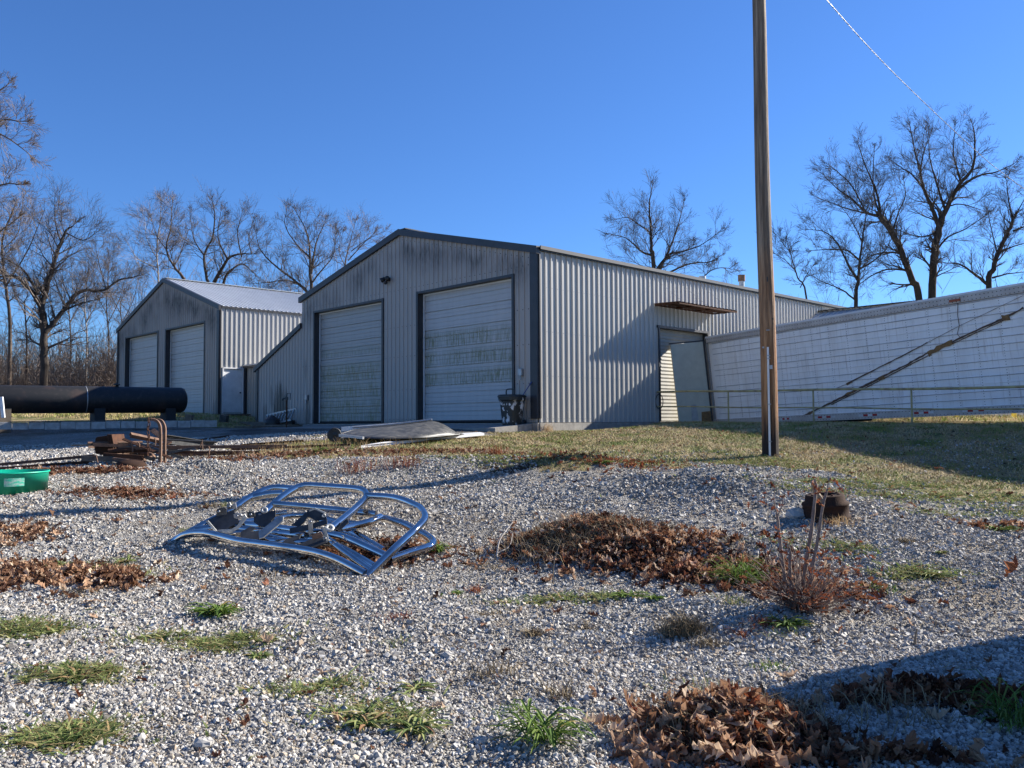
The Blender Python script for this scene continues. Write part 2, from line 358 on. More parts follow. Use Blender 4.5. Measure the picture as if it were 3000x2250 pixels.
o = np_mesh('ground', np.stack([fx, fy, ZZ], 1), F, M['ground'], smooth=True, attr=np.stack([gm, lm, dm, dd_], 1))
tag(o, kind='structure')
# ---------------------------------------------------------------- gravel stones (nobody could count them)
t = NT('limestone_chips'); g = t.n('NewGeometry'); rp = g.outputs['Random Per Island']
c = t.ramp(rp, [(0, (.10, .093, .085)), (.2, (.24, .225, .205)), (.55, (.40, .38, .345)), (.85, (.58, .555, .51)), (.93, (.42, .35, .26)), (1, (.30, .22, .15))])
c = t.mix(t.mr(t.noise(60, 3), .4, .7, 0, .4), c, (.25, .235, .21))
M['stone'] = t.fin(c, .85, 0, .3)
def stones(name, n, y0, y1, u, size, keep, fine=False, ulo=None):
    yy = np.sqrt(rng.uniform(y0*y0, y1*y1, n)); xx = yy*rng.uniform(-u if ulo is None else ulo, u, n)
    g, d = masks(xx, yy); lmn = np.zeros(n)
    for (hx, hy, sx, sy, a) in litter: lmn = np.maximum(lmn, a*np.exp(-((xx-hx)/sx)**2-((yy-hy)/sy)**2))
    bare = np.clip((vnoise(xx, yy, 1.3, 41)*.55+vnoise(xx, yy, .35, 42)*.45-.49)*5, 0, .75)
    for (hx, hy, sx, sy, a) in dirt: bare = np.maximum(bare, a*np.exp(-((xx-hx)/sx)**2-((yy-hy)/sy)**2)*(.4+.9*vnoise(xx, yy, .22, 44)))
    ok = (rng.random(n) > bare) & (rng.random(n) > g*.93) & (rng.random(n) > lmn*keep) & (rng.random(n) > d*.6)
    xx, yy = xx[ok], yy[ok]; n = len(xx); zz = ground(xx, yy)
    s = size*np.exp(rng.normal(0, .46, n)); s = np.where(rng.random(n) < .02, s*2.0, s); s = np.minimum(s, size*3.4)
    cube = np.array([(-1,-1,-1),(1,-1,-1),(1,1,-1),(-1,1,-1),(-1,-1,1),(1,-1,1),(1,1,1),(-1,1,1)], float)*.43
    quads = [(0,3,2,1),(4,5,6,7),(0,1,5,4),(1,2,6,5),(2,3,7,6),(3,0,4,7)]
    if fine:
        cube = np.concatenate([cube, np.array([(0,0,-1),(0,0,1),(0,-1,0),(1,0,0),(0,1,0),(-1,0,0)], float)*.6]); tri = [(a, b, 8+i) for i, q in enumerate(quads) for a, b in zip(q, q[1:]+q[:1])]
    m = len(cube); v = cube[None]*(1+rng.uniform(-.38, .2, (n, m, 3)))+rng.normal(0, .045, (n, m, 3))
    v = v*(s[:, None, None]*np.stack([rng.uniform(.8, 1.45, n), rng.uniform(.7, 1.1, n), rng.uniform(.55, .95, n)], 1)[:, None, :])
    q = rng.normal(size=(n, 4)); q[:, 0] += 1.2; q[:, 3] *= 2.2; q /= np.linalg.norm(q, axis=1)[:, None]
    w_, x_, y_, z_ = q.T
    Rm = np.stack([1-2*(y_*y_+z_*z_), 2*(x_*y_-z_*w_), 2*(x_*z_+y_*w_), 2*(x_*y_+z_*w_), 1-2*(x_*x_+z_*z_), 2*(y_*z_-x_*w_), 2*(x_*z_-y_*w_), 2*(y_*z_+x_*w_), 1-2*(x_*x_+y_*y_)], 1).reshape(n, 3, 3)
    v = np.einsum('nij,nkj->nki', Rm, v)+np.stack([xx, yy, zz+s*.12], 1)[:, None, :]
    f = np.array(tri if fine else quads)
    F = (f[None]+(np.arange(n)*m)[:, None, None]).reshape(-1, f.shape[1])
    o = np_mesh(name, v.reshape(-1, 3), F, M['stone']); return o
tag(stones('gravel', 150000, 3.3, 5.6, .67, .0102, .75, True), 'loose pale limestone gravel covering the nearest part of the yard', 'gravel', kind='stuff')
tag(stones('gravel', 300000, 5.6, 9, .72, .0118, .75), 'loose pale limestone gravel round the grille guards and leaf mound', 'gravel', kind='stuff')
tag(stones('gravel', 285000, 9, 16, .70, .0148, .75), 'loose pale limestone gravel farther back towards the grass', 'gravel', kind='stuff')
tag(stones('gravel', 110000, 15.5, 23, -.16, .021, .75, False, -.66), 'pale gravel of the drive behind the scrap heap', 'gravel', kind='stuff')
# ---------------------------------------------------------------- ribbed steel buildings
def ribsheet(mb, u0, u1, mapf, top, bot, openings=(), pitch=.2286, h=.032, phase=.04, breaks=(), minor=True):
    prof = [(0, 0), (.016, h), (.044, h), (.06, 0), (.118, 0), (.124, .006), (.136, .006), (.142, 0), (.172, 0), (.178, .006), (.19, .006), (.196, 0)]
    if not minor: prof = prof[:4]
    def off(u):
        m = (u-phase) % pitch
        for (a, oa), (b, ob) in zip(prof, prof[1:]+[(pitch, 0)]):
            if a <= m <= b: return oa+(ob-oa)*(m-a)/(b-a)
        return 0
    k = math.floor((u0-phase)/pitch)-1
    us = set([u0, u1]+[b for b in breaks if u0 < b < u1]+[e for o in openings for e in o[:2] if u0 < e < u1])
    while phase+k*pitch < u1:
        for a, _ in prof:
            u = phase+k*pitch+a
            if u0 < u < u1: us.add(round(u, 5))
        k += 1
    us = sorted(us)
    for a, b in zip(us, us[1:]):
        if b-a < 1e-5: continue
        mid = (a+b)/2; ivs = [(bot, None)]
        for (oa, ob, z0, z1) in openings:
            if oa < mid < ob:
                if z0 > bot+.01: ivs = [(bot, z0), (z1, None)]
                else: ivs = [(z1, None)]
        for lo, hi in ivs:
            ta, tb = (top(a), top(b)) if hi is None else (hi, hi)
            mb.add([mapf(a, off(a), lo), mapf(b, off(b), lo), mapf(b, off(b), tb), mapf(a, off(a), ta)], [(0, 1, 2, 3)])
def RS(*a, **k): ribsheet(*a, minor=False, h=.036, **k)
def screws(mb, u0, u1, mapf, zs, openings=(), pitch=.2286, h=.0, phase=.04):
    k = 0
    while phase+k*pitch+.08 < u1:
        u = phase+k*pitch+.085; k += 1
        if u < u0: continue
        for z in zs:
            if callable(z): z = z(u)
            if any(a-.1 < u < b+.1 and z0 < z < z1+.1 for a, b, z0, z1 in openings): continue
            c = Vector(mapf(u, .006, z)); mb.box(c, (.022, .022, .022))
def overhead_door(root, x0, x1, z0, z1, y, mat, handle=True, sec=.6):
    prof = []; z = z0; n = max(1, round((z1-z0)/sec)); s = (z1-z0)/n
    for i in range(n):
        a = z0+i*s
        prof += [(a, 0), (a+s*.10, 0), (a+s*.11, -.006), (a+s*.13, 0), (a+s*.33, 0), (a+s*.34, -.008), (a+s*.36, 0), (a+s*.535, 0), (a+s*.55, -.028), (a+s*.59, -.028), (a+s*.605, 0), (a+s*.78, 0), (a+s*.79, -.007), (a+s*.81, 0), (a+s*.945, 0), (a+s*.955, -.045), (a+s*.995, -.045)]
    prof.append((z1, 0)); mb = MB(); vs = []
    nx = 12
    for zz, o in prof:
        for i in range(nx+1):
            x = x0+(x1-x0)*i/nx; vs.append((x, y+o+.006*math.sin(i*1.3+int((zz-z0)/s)*2.1), zz))
    mb.add(vs, [(j*(nx+1)+i, j*(nx+1)+i+1, (j+1)*(nx+1)+i+1, (j+1)*(nx+1)+i) for j in range(len(prof)-1) for i in range(nx)])
    d = mb.build('overhead_door', mat, root)
    fr = MB(); dep = -y
    for xx, sg in ((x0, 1), (x1, -1)):
        fr.box((xx-sg*.045, (.05+y)/2, (z0+z1)/2+.03), (.09, .05-y+.0, z1-z0+.09))
    fr.box(((x0+x1)/2, (.048+y)/2, z1+.035), (x1-x0, .048-y, .07))
    fr.build('door_frame', M['char'], root)
    wf = MB()
    for xx, sg in ((x0, 1), (x1, -1)): wf.box((xx+sg*.03, y+.035, (z0+z1)/2), (.05, .03, z1-z0-.01))
    wf.box(((x0+x1)/2, y+.036, z1-.035), (x1-x0-.12, .03, .05))
    wf.build('weather_strip', M['white'], root)
    tr = MB(); tr.box(((x0+x1)/2, y+.02, z0+.03), (x1-x0-.14, .05, .06)); tr.build('bottom_seal', M['dark'], root)
    return d
def rake(mb, mapf, pts, w_=.2, th=.075):
    for (ua, za), (ub, zb) in zip(pts, pts[1:]):
        v = [mapf(ua, -.02, za-w_), mapf(ub, -.02, zb-w_), mapf(ub, -.02, zb+.02), mapf(ua, -.02, za+.02)]
        o = Vector(mapf(ua, th-.02, za-w_))-Vector(v[0])
        mb.prism(v, o)
ZROT = math.atan2(D1.y, D1.x)
front = lambda u, o, z: (u, o, z)
rside = lambda u, o, z: (-o, -u, z)
# main building -------------------------------------------------
EV, PK, W_ = 4.88, 6.44, 12.8; LEN = 21.
bl = empty('metal_building', P0, (0, 0, ZROT), 'large grey ribbed steel workshop with two tall doors and a lean-to at its left', 'building')
top = lambda u: EV+(PK-EV)*(1-abs(u-6.4)/6.4)
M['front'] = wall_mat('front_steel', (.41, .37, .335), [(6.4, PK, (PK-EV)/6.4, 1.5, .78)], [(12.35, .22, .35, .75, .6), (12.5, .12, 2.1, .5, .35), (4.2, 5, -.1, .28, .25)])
M['lean'] = wall_mat('lean_to_steel', (.41, .37, .335), [], [(14.45, .62, .45, 1.15, .85), (15.7, .18, .35, .55, .45), (15.2, .14, 1.1, .5, .4), (13.7, .3, .1, .5, .4)])
DL = (7.44, 11.83, 0, 4.2); DR = (1.01, 5.41, 0, 4.2)
mb = MB(); ribsheet(mb, .02, W_, front, top, 0, [DL, DR], breaks=[6.4]); mb.build('front_wall', M['front'], bl)
mb = MB(); screws(mb, .3, W_, front, [.12, 1.1, 2.2, 3.2, 4.45, lambda u: top(u)-.3], [DL, DR]); mb.build('wall_screws', M['char'], bl)
OP = (5.6, 8.35, -.0, 3.06)
mb = MB(); RS(mb, .02, LEN, rside, lambda u: EV, 0, [OP]); mb.build('side_wall', M['side'], bl)
mb = MB(); screws(mb, .2, LEN, rside, [.1, 1.3, 2.55, 3.8], [OP]); mb.build('side_screws', M['steel'], bl)
mb = MB(); ribsheet(mb, W_*0, LEN, lambda u, o, z: (W_+o, -u, z), lambda u: EV, 0); ribsheet(mb, 0, W_, lambda u, o, z: (u, -LEN-o, z), top, 0, breaks=[6.4]); mb.build('rear_walls', M['side'], bl)
sl_ = math.hypot(6.4, PK-EV); ca, sa = 6.4/sl_, (PK-EV)/sl_
mb = MB()
RS(mb, -.06, LEN, lambda u, o, z: (-.08+z*ca-o*sa, -u, EV-.0+z*sa+o*ca+.01), lambda u: sl_+.09, 0)
RS(mb, -.06, LEN, lambda u, o, z: (W_+.08-z*ca+o*sa, -u, EV+z*sa+o*ca+.01), lambda u: sl_+.09, 0)
mb.build('roof', M['roof'], bl)
mb = MB(); rake(mb, front, [(-.07, EV+.02), (6.4, PK+.03), (W_+.12, EV+.0)], .19, .13)
mb.build('rake_trim', M['char'], bl)
mb = MB(); mb.box((6.4, -LEN/2, PK+.05), (.5, LEN, .03)); mb.build('ridge_cap', M['char'], bl)
mb = MB(); mb.box((-.055, -LEN/2, EV-.045), (.05, LEN-.1, .07)); mb.box((-.118, -LEN/2-.0, EV+.005), (.03, LEN, .10)); mb.build('eave_trim', M['char'], bl)
mb = MB(); mb.box((.11, .03, EV/2), (.28, .075, EV-.2)); mb.box((-.025, -.035, EV/2), (.075, .06, EV-.22)); mb.build('corner_trim', M['char'], bl, .008)
for D_ in (DL, DR):
    bands = ((1.22, 1.68, 1), (1.83, 2.32, 1), (2.43, 2.92, 1)) if D_ is DR else ((.0, .92, .95), (.95, 1.52, 1), (1.58, 2.2, 1), (2.5, 2.78, .6))
    overhead_door(bl, D_[0]+.0, D_[1]-.0, .02, D_[3], -.22, door_mat('door_paint', bands, (.47, .46, .45) if D_ is DR else (.38, .37, .355)))
mb = MB(); mb.box((6.4, .02, -.16), (12.9, .12, .3)); mb.build('sill', M['concrete'], bl)
mb = MB(); mb.box((-.0, -LEN/2, -.36), (.14, LEN, .7)); mb.build('foundation', M['concrete'], bl)
# inside floor
mb = MB(); mb.box((6.4, -LEN/2-.1, -.06), (12.6, LEN-.3, .1)); mb.build('floor_slab', M['concrete'], bl)
# lean-to
mb = MB(); lt = lambda u: 3.84-(u-W_)*(3.84-2.34)/3.62
ribsheet(mb, W_+.01, 16.42, front, lt, 0); mb.build('lean_to_wall', M['lean'], bl)
mb = MB(); ribsheet(mb, 0, 18, lambda u, o, z: (16.42+o, -u, z), lambda u: 2.34, 0); mb.build('lean_to_side', M['front'], bl)
mb = MB(); ls = math.hypot(3.62, 1.5); c2, s2 = 3.62/ls, 1.5/ls
RS(mb, -.06, 18, lambda u, o, z: (16.5-z*c2+o*s2, -u, 2.35+z*s2+o*c2), lambda u: ls+.05, 0); mb.build('lean_to_roof', M['roof'], bl)
mb = MB(); rake(mb, front, [(W_+.0, 3.88), (16.6, 2.33)], .17, .12); mb.build('rake_trim', M['char'], bl)
mb = MB(); mb.box((16.36, .03, 1.15), (.16, .07, 2.28)); mb.build('corner_trim', M['char'], bl)
# security light on the gable, outlets, vents
c = Vector((7.05, .0, 4.88))
s = empty('security_light', (0, 0, 0)); s.parent = bl
mb = MB(); mb.box(c+Vector((0, .05, 0)), (.12, .08, .12)); mb.tube([c+Vector((0, .08, 0)), c+Vector((0, .16, .0))], .025, 8); mb.build('bracket', M['black'], s)
for sg in (-1, 1):
    mb = MB(); mb.lathe(c+Vector((sg*.12, .16, .0)), [(.02, -.08), (.06, -.07), (.085, .06), (.085, .09), (.0, .09)], 14, (sg*.7, .6, -.45 if sg > 0 else -.1)); mb.build('lamp_head', M['black'], s)
mb = MB(); mb.lathe(c+Vector((.0, .15, -.13)), [(.0, -.06), (.05, -.04), (.06, .0), (.05, .05), (0, .06)], 12); mb.build('sensor', M['black'], s)
for (x, z) in ((.62, 1.42), (12.32, 1.0)):
    mb = MB(); mb.box((x, .075, z), (.14, .09, .2)); mb.box((x, .09, z-.16), (.04, .04, .14)); mb.build('outlet_box', M['galv'], bl, .01)
for (y, x, r, h0, h1, cap) in ((-12.4, 1.0, .105, 5.0, 5.62, .14), (-9.0, .55, .09, 4.95, 5.12, .13)):
    mb = MB(); mb.tube([(x, y, h0), (x, y, h1)], r, 16); p = mb.build('vent_pipe', M['galv'], bl)
    mb = MB(); mb.tube([(x, y, h1-.16 if cap > .135 else h1-.05), (x, y, h1+.08)], cap, 16); mb.build('vent_cap', M['rustl'] if cap > .135 else M['galv'], p)
# side roll door, header, awning
mb = MB(); n = 26
for i in range(n):
    z0 = i*3.06/n; z1 = z0+3.06/n
    mb.add([(.16, -5.6, z0), (.16, -8.35, z0), (.148, -8.35, z0+.05), (.148, -5.6, z0+.05)], [(0, 1, 2, 3)]); mb.add([(.148, -5.6, z0+.05), (.148, -8.35, z0+.05), (.16, -8.35, z1), (.16, -5.6, z1)], [(0, 1, 2, 3)])
mb.build('side_roll_door', simple('cream_slats', (.33, .31, .25), .5, c2=(.27, .25, .21)), bl)
mb = MB(); mb.box((.04, -6.97, 3.09), (.2, 2.95, .08)); mb.box((.05, -5.57, 1.53), (.22, .07, 3.04)); mb.box((.05, -8.42, 1.53), (.22, .12, 3.04)); mb.build('door_frame', M['char'], bl)
aw = empty('awning', (0, 0, 0)); aw.parent = bl
mb = MB(); ribsheet(mb, 5.3, 8.7, lambda u, o, z: (-.04-z, -u, 3.80+o*.6-z*.03), lambda u: 1.0, 0); mb.build('awning_sheet', M['rustl'], aw)
mb = MB()
for z in (.05, .5, .96): mb.box((-.04-z, -7, 3.76-z*.03), (.05, 3.38, .05))
for y in (-5.34, -6.4, -7.5, -8.66): mb.box((-.54, y, 3.755), (.94, .04, .045))
mb.build('awning_frame', M['rust'], aw)
for y in (-5.6, -7.0, -8.4):
    mb = MB(); mb.tube([(-.98, y, 3.78), (-.05, y+.2, 4.62)], .006, 5); mb.build('stay_wire', M['steel'], aw)
# annex on the side
an = empty('annex', (0, 0, 0)); an.parent = bl
mb = MB(); th_ = math.hypot(3.5, 1.5); c3, s3 = 3.5/th_, 1.5/th_
RS(mb, .05, 9, lambda u, o, z: (-u, -(13.3+z*c3-o*s3), 3.03+z*s3+o*c3), lambda u: th_, -.1)
RS(mb, .05, 9, lambda u, o, z: (-u, -(20.3-z*c3+o*s3), 3.03+z*s3+o*c3), lambda u: th_, -.1); mb.build('annex_roof', M['roof'], an)
mb = MB(); mb.box((-4.5, -16.8, 4.57), (9, .4, .03)); mb.build('ridge_cap', M['char'], an)
mb = MB(); RS(mb, .05, 8.8, lambda u, o, z: (-u, -13.45+o, z), lambda u: 3.05, 0)
ribsheet(mb, 13.45, 20.15, lambda u, o, z: (-8.8-o, -u, z), lambda u: 3.05+(1-abs(u-16.8)/3.35)*1.43, 0, breaks=[16.8]); mb.build('annex_wall', M['side'], an)
# left building -------------------------------------------------
PL = Vector((-13.16, 38, .45)); PK2 = 6.90
b2 = empty('metal_garage', PL, (0, 0, ZROT), 'smaller grey ribbed steel garage at the left with two overhead doors and a mildewed gable', 'building')
top2 = lambda u: 4.87+(PK2-4.87)*(1-abs(u-6.4)/6.4)
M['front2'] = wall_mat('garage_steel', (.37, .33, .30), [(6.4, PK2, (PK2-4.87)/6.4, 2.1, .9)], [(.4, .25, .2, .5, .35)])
D3 = (7.12, 11.57, -.1, 4.27); D4 = (1.57, 6.02, -.1, 4.27)
mb = MB(); ribsheet(mb, .02, W_, front, top2, -.1, [D3, D4], breaks=[6.4]); mb.build('front_wall', M['front2'], b2)
PD = (.175, 1.086, .08, 2.06)
mb = MB(); RS(mb, .02, 26, rside, lambda u: 4.87, -.1, [PD]); mb.build('side_wall', M['side'], b2)
mb = MB(); ribsheet(mb, 0, 26, lambda u, o, z: (W_+o, -u, z), lambda u: 4.87, -.1); ribsheet(mb, 0, W_, lambda u, o, z: (u, -26-o, z), top2, 0, breaks=[6.4]); mb.build('rear_walls', M['side'], b2)
sl2 = math.hypot(6.4, PK2-4.87); ca, sa = 6.4/sl2, (PK2-4.87)/sl2
mb = MB()
RS(mb, -.06, 26, lambda u, o, z: (-.09+z*ca-o*sa, -u, 4.88+z*sa+o*ca), lambda u: sl2+.09, 0)
RS(mb, -.06, 26, lambda u, o, z: (W_+.09-z*ca+o*sa, -u, 4.88+z*sa+o*ca), lambda u: sl2+.09, 0)
mb.build('roof', simple('garage_roof', (.62, .63, .64), .38, vary=.15, scale=1.5), b2)
mb = MB(); rake(mb, front, [(-.09, 4.89), (6.4, PK2+.03), (W_+.12, 4.87)], .19, .12); mb.build('rake_trim', M['char'], b2)
mb = MB(); mb.box((6.4, -13, PK2+.055), (.45, 26, .03)); mb.build('ridge_cap', M['galv'], b2)
mb = MB(); mb.box((-.055, -13, 4.83), (.05, 25.9, .07)); mb.build('eave_trim', M['char'], b2)
mb = MB(); mb.box((.07, .03, 2.3), (.2, .07, 4.8)); mb.box((-.03, -.03, 2.3), (.07, .05, 4.78)); mb.build('corner_trim', M['char'], b2)
mb = MB(); mb.box((W_-.05, .03, 2.3), (.16, .07, 4.8)); mb.tube([(W_-.2, .09, 4.7), (W_-.2, .09, .2)], .04, 8); mb.build('corner_trim', M['char'], b2)
for D_ in (D3, D4):
    overhead_door(b2, D_[0], D_[1], .0, D_[3], -.24, door_mat('garage_door_paint', (), (.46, .44, .42)))
mb = MB(); mb.box((W_-.45, .1, 1.15), (.3, .14, .75)); mb.build('meter_box', M['galv'], b2)
mb = MB(); mb.box((.04, -.63, 1.07), (.05, .90, 1.97)); dr = mb.build('entry_door', simple('white_door', (.74, .75, .75), .45, c2=(.55, .56, .56), scale=2), b2)
mb = MB(); mb.lathe((.0, -1.0, .98), [(.0, .0), (.03, .0), (.035, .05), (0, .06)], 10, (-1, 0, 0)); mb.build('door_handle', M['char'], dr)
mb = MB(); mb.box((-.03, -.155, 1.07), (.07, .05, 2.06)); mb.box((-.03, -1.11, 1.07), (.07, .05, 2.06)); mb.box((-.03, -.63, 2.085), (.07, 1.0, .05)); mb.build('door_frame', M['white'], b2)
lk = empty('link_passage', (0, 0, 0)); lk.parent = b2
M['link'] = wall_mat('link_steel', (.35, .32, .28), [], [(-2.6, .45, .3, .9, .7)])
mb = MB(); ribsheet(mb, 0.02, 3.6, lambda u, o, z: (-u, -1.27+o, z), lambda u: 2.15, -.35); mb.build('link_wall', M['link'], lk)
mb = MB(); mb.prism([(-.03, -1.12, 2.2), (-3.62, -1.12, 2.2), (-3.62, -4.2, 2.5), (-.03, -4.2, 2.5)], (0, 0, .06)); mb.build('link_roof', M['roof'], lk)
mb = MB(); mb.box((-1.8, -1.16, 2.16), (3.55, .07, .1)); mb.box((-.09, -1.2, 1.0), (.14, .08, 2.2)); mb.build('link_trim', M['char'], lk)
mb = MB(); mb.box((6.4, -.1, -.3), (12.9, .5, .4)); mb.box((-.02, -8, -.3), (.16, 16, .38)); mb.build('foundation', M['concrete'], b2)
# apron in front of the main doors
mb = MB(); q = lambda a, b, z: tuple(P0+D1*a-D2*b+Vector((0, 0, z)))
mb.prism([q(.15, .1, -.03), q(12.3, .1, -.06), q(12.3, 2.6, -.16), q(.15, 1.5, -.14)], (0, 0, -.3)); tag(mb.build('concrete_apron', M['concrete']), kind='structure')
# wooden steps at the entry door
st = empty('wooden_steps', tuple(PL+D2*.63+N*.5), None, 'weathered wooden steps below the white entry door', 'steps')
for k in range(3):
    mb = MB(); 
    for j in range(2): mb.box((0, 0, 0), (.13, 1.1, .04), None); 
    mb.v = []; mb.f = []; mb.mi = []; mb.sm = []
    rot = Matrix.Rotation(ZROT, 3, 'Z'); cc = rot @ Vector((-k*.28, 0, -.02-k*.17))
    mb.box(cc, (.27, 1.15, .04), rot); mb.box(cc+Vector((0, 0, -.09)), (.03, 1.1, .13), rot); mb.build('step', M['wood'], st)
# ---------------------------------------------------------------- semi trailer backed up to the side door
tq = Matrix.Identity(3)
Xa = AX; Ya = Vector((-.869, -.4948, 0)); Z0 = Xa.cross(Ya).normalized(); Ya = Z0.cross(Xa).normalized()
tl = Matrix.Rotation(R(-5.7), 3, Xa)
if (tl @ Z0).dot(Ya) < 0: tl = Matrix.Rotation(R(5.7), 3, Xa)
Za = tl @ Z0; Ya2 = tl @ Ya
TM = Matrix(((Xa.x, Ya2.x, Za.x, TB.x), (Xa.y, Ya2.y, Za.y, TB.y), (Xa.z, Ya2.z, Za.z, TB.z), (0, 0, 0, 1)))
tr = empty('semi_trailer', TB, None, 'long white semi trailer with rivet seams and a torn diagonal stripe, backed to the workshop', 'trailer')
tr.matrix_world = TM
TMI = TM.inverted()
def TS(vx, vy):
    """point on the trailer side in its own frame"""
    p = TMI @ on_plane(vx, vy, TB, Ya2); return p
H_ = 2.87; X0, X1 = -13.3, 2.94; WD = 2.58
t = NT('trailer_skin'); sp = t.n('SeparateXYZ'); t.put(sp.inputs[0], t.tc.outputs['Object'])
cc = t.mix(t.mr(t.noise(1, 4, t.co((2.5, 2, .5)), .6), .42, .75, 0, .45), (.86, .86, .86), (.62, .58, .54))
cc = t.mix(t.mr(t.noise(1, 4, t.co((14, 14, .9)), .7), .55, .75, 0, .6), cc, (.36, .27, .21))
M['skin'] = t.fin(cc, .35, 0, .5)
mb = MB()   # side skin: bowed horizontal logistic beads between rivet seams
nz = 14; zs = []
for k in range(nz+1):
    z = .16+(H_-.36)*k/nz; zs += [(z-.012, 0), (z, .012), (z+.012, 0)]
xs = np.arange(X0+.05, X1-.03, .3)
vs = []; 
for z, o in zs:
    for i, x in enumerate(xs): vs.append((x, o+.006*math.sin(i*.9+z*3)*math.cos(z*2.3), z))
nx_ = len(xs); mb.add(vs, [(j*nx_+i, j*nx_+i+1, (j+1)*nx_+i+1, (j+1)*nx_+i) for j in range(len(zs)-1) for i in range(nx_-1)])
mb.build('side_skin', M['skin'], tr)
mb = MB(); rs_ = random.Random(3)
for k in range(nz+1):
    z = .16+(H_-.36)*k/nz-.012
    if k % 4 == 3: continue
    for x0_ in np.arange(X0+.1, X1-.7, .61): mb.box((x0_+.3, .0135+rs_.uniform(-.001, .001), z+rs_.uniform(-.004, .004)), (.6, .006, rs_.uniform(.008, .018)))
mb.build('bead_lines', simple('dark_bead', (.25, .26, .30), .6, c2=(.42, .42, .44), scale=3), tr)  # thin dark strips along the lower edge of most side beads
mb = MB(); mb.box(((X0+X1)/2, -WD/2-.03, H_/2+.05), (X1-X0-.04, WD-.1, H_-.16)); mb.box(((X0+X1)/2, -WD-.02, H_/2), (X1-X0-.04, .05, H_-.1)); mb.build('trailer_body', M['skin'], tr)
mb = MB(); mb.box(((X0+X1)/2, -WD/2, H_+.03), (X1-X0, WD, .05)); mb.build('roof', M['white'], tr)
rail = simple('trailer_rail', (.56, .54, .52), .5, .1, c2=(.42, .38, .35), scale=3)
mb = MB(); mb.box(((X0+X1)/2, .01, H_-.085), (X1-X0, .05, .17)); mb.build('top_rail', rail, tr)
mb = MB(); mb.box(((X0+X1)/2, .012, .06), (X1-X0, .055, .19)); mb.build('bottom_rail', rail, tr)
mb = MB()
x = X1-.1
while x > X0+.1:
    for z in np.arange(.2, H_-.25, .065): mb.box((x, .004, z), (.014, .012, .014))
    x -= 1.2*.508
x = X1-.05
while x > X0+.1:
    mb.box((x, .037, H_-.05), (.02, .01, .02)); mb.box((x, .037, H_-.14), (.02, .01, .02)); mb.box((x, .04, .12), (.018, .01, .018)); mb.box((x+.05, .04, .0), (.018, .01, .018)); x -= .1
mb.build('rivets', M['char'], tr)
tape_w = simple('white_tape', (.7, .7, .7), .3); tape_r = simple('red_tape', (.42, .025, .03), .3)
for (a, b) in [((1688,908),(1712,907)),((1760,901),(1806,900)),((1857,896),(1907,893)),((1966,888),(2018,885)),((2080,880),(2139,877)),((2206,872),(2260,869))]:
    p, q_ = TS(*a), TS(*b); lo, hi = sorted((p.x, q_.x)); z = max(.0, min(.14, (p.z+q_.z)/2)); n = 5; dx = (hi-lo)/n
    for k in range(n):
        mb = MB(); mb.box((lo+dx*(k+.5), .043, .07), (dx, .006, .055)); mb.build('reflective_tape', tape_w if k % 2 == 0 else tape_r, tr)
# torn diagonal stripes
Z4 = lambda zx, zy: TS(1548.4+.3*zx, 589.9+.3*zy)
def strip(pts, w0, mat, name, jag=.4):
    mb = MB(); pts = [Z4(*p) for p in pts]; out = []
    for a, b in zip(pts, pts[1:]):
        n = max(2, int((b-a).length/.09))
        for k in range(n): out.append(a.lerp(b, k/n))
    out.append(pts[-1]); vs = []
    for i, p in enumerate(out):
        d = (out[min(i+1, len(out)-1)]-out[max(i-1, 0)]); d = Vector((-d.z, 0, d.x)).normalized()
        ww = w0*(1+random.uniform(-jag, jag)); c_ = Vector((p.x, .016+.004*random.random(), p.z))+d*random.uniform(-.2, .2)*w0
        vs += [c_-d*ww/2, c_+d*ww/2]
    n = len(out); vs += [v+Vector((0, .012, 0)) for v in vs[:]]
    fs = [(2*i, 2*i+1, 2*i+3, 2*i+2) for i in range(n-1)]+[(2*n+2*i, 2*n+2*i+2, 2*n+2*i+3, 2*n+2*i+1) for i in range(n-1)]+[(2*i, 2*i+2, 2*n+2*i+2, 2*n+2*i) for i in range(n-1)]+[(2*i+1, 2*n+2*i+1, 2*n+2*i+3, 2*i+3) for i in range(n-1)]
    mb.add(vs, fs); mb.build(name, mat, tr)
torn = simple('torn_backing', (.045, .03, .025), .8, c2=(.16, .10, .07), scale=18)
tan_ = simple('rusty_patch', (.30, .17, .06), .8, c2=(.14, .075, .035), scale=14)
strip([(470,1055),(640,1020),(830,935),(1000,850),(1180,760)], 0.022, torn, 'torn_stripe')
strip([(640,1022),(830,930),(1000,843),(1200,742),(1380,655),(1530,570)], 0.037, torn, 'torn_stripe')
strip([(830,945),(1000,862),(1200,762),(1380,668),(1530,592)], 0.019, torn, 'torn_stripe')
strip([(1700,495),(1900,400),(2080,320),(2212,250)], 0.037, torn, 'torn_stripe')
strip([(1700,510),(1900,415),(2080,335)], 0.019, torn, 'torn_stripe')
strip([(935,800),(1150,690),(1330,600),(1520,500)], 0.028, torn, 'torn_stripe')
strip([(850,835),(935,800)], 0.009, torn, 'torn_stripe'); strip([(1520,500),(1750,380),(2212,160)], 0.007, torn, 'torn_stripe')
strip([(1525,580),(1620,530),(1700,490)], 0.105, tan_, 'rusty_patch'); strip([(2060,330),(2110,312)], 0.124, tan_, 'rusty_patch', .2)
strip([(640,1020),(690,1000)], 0.074, tan_, 'rusty_patch'); strip([(930,875),(990,850)], 0.068, tan_, 'rusty_patch'); strip([(1170,762),(1210,745)], 0.074, tan_, 'rusty_patch'); strip([(940,800),(975,780)], 0.050, tan_, 'rusty_patch')
strip([(1740,195),(1738,300),(1750,380),(1735,440),(1760,465)], 0.010, torn, 'torn_stripe', .1)
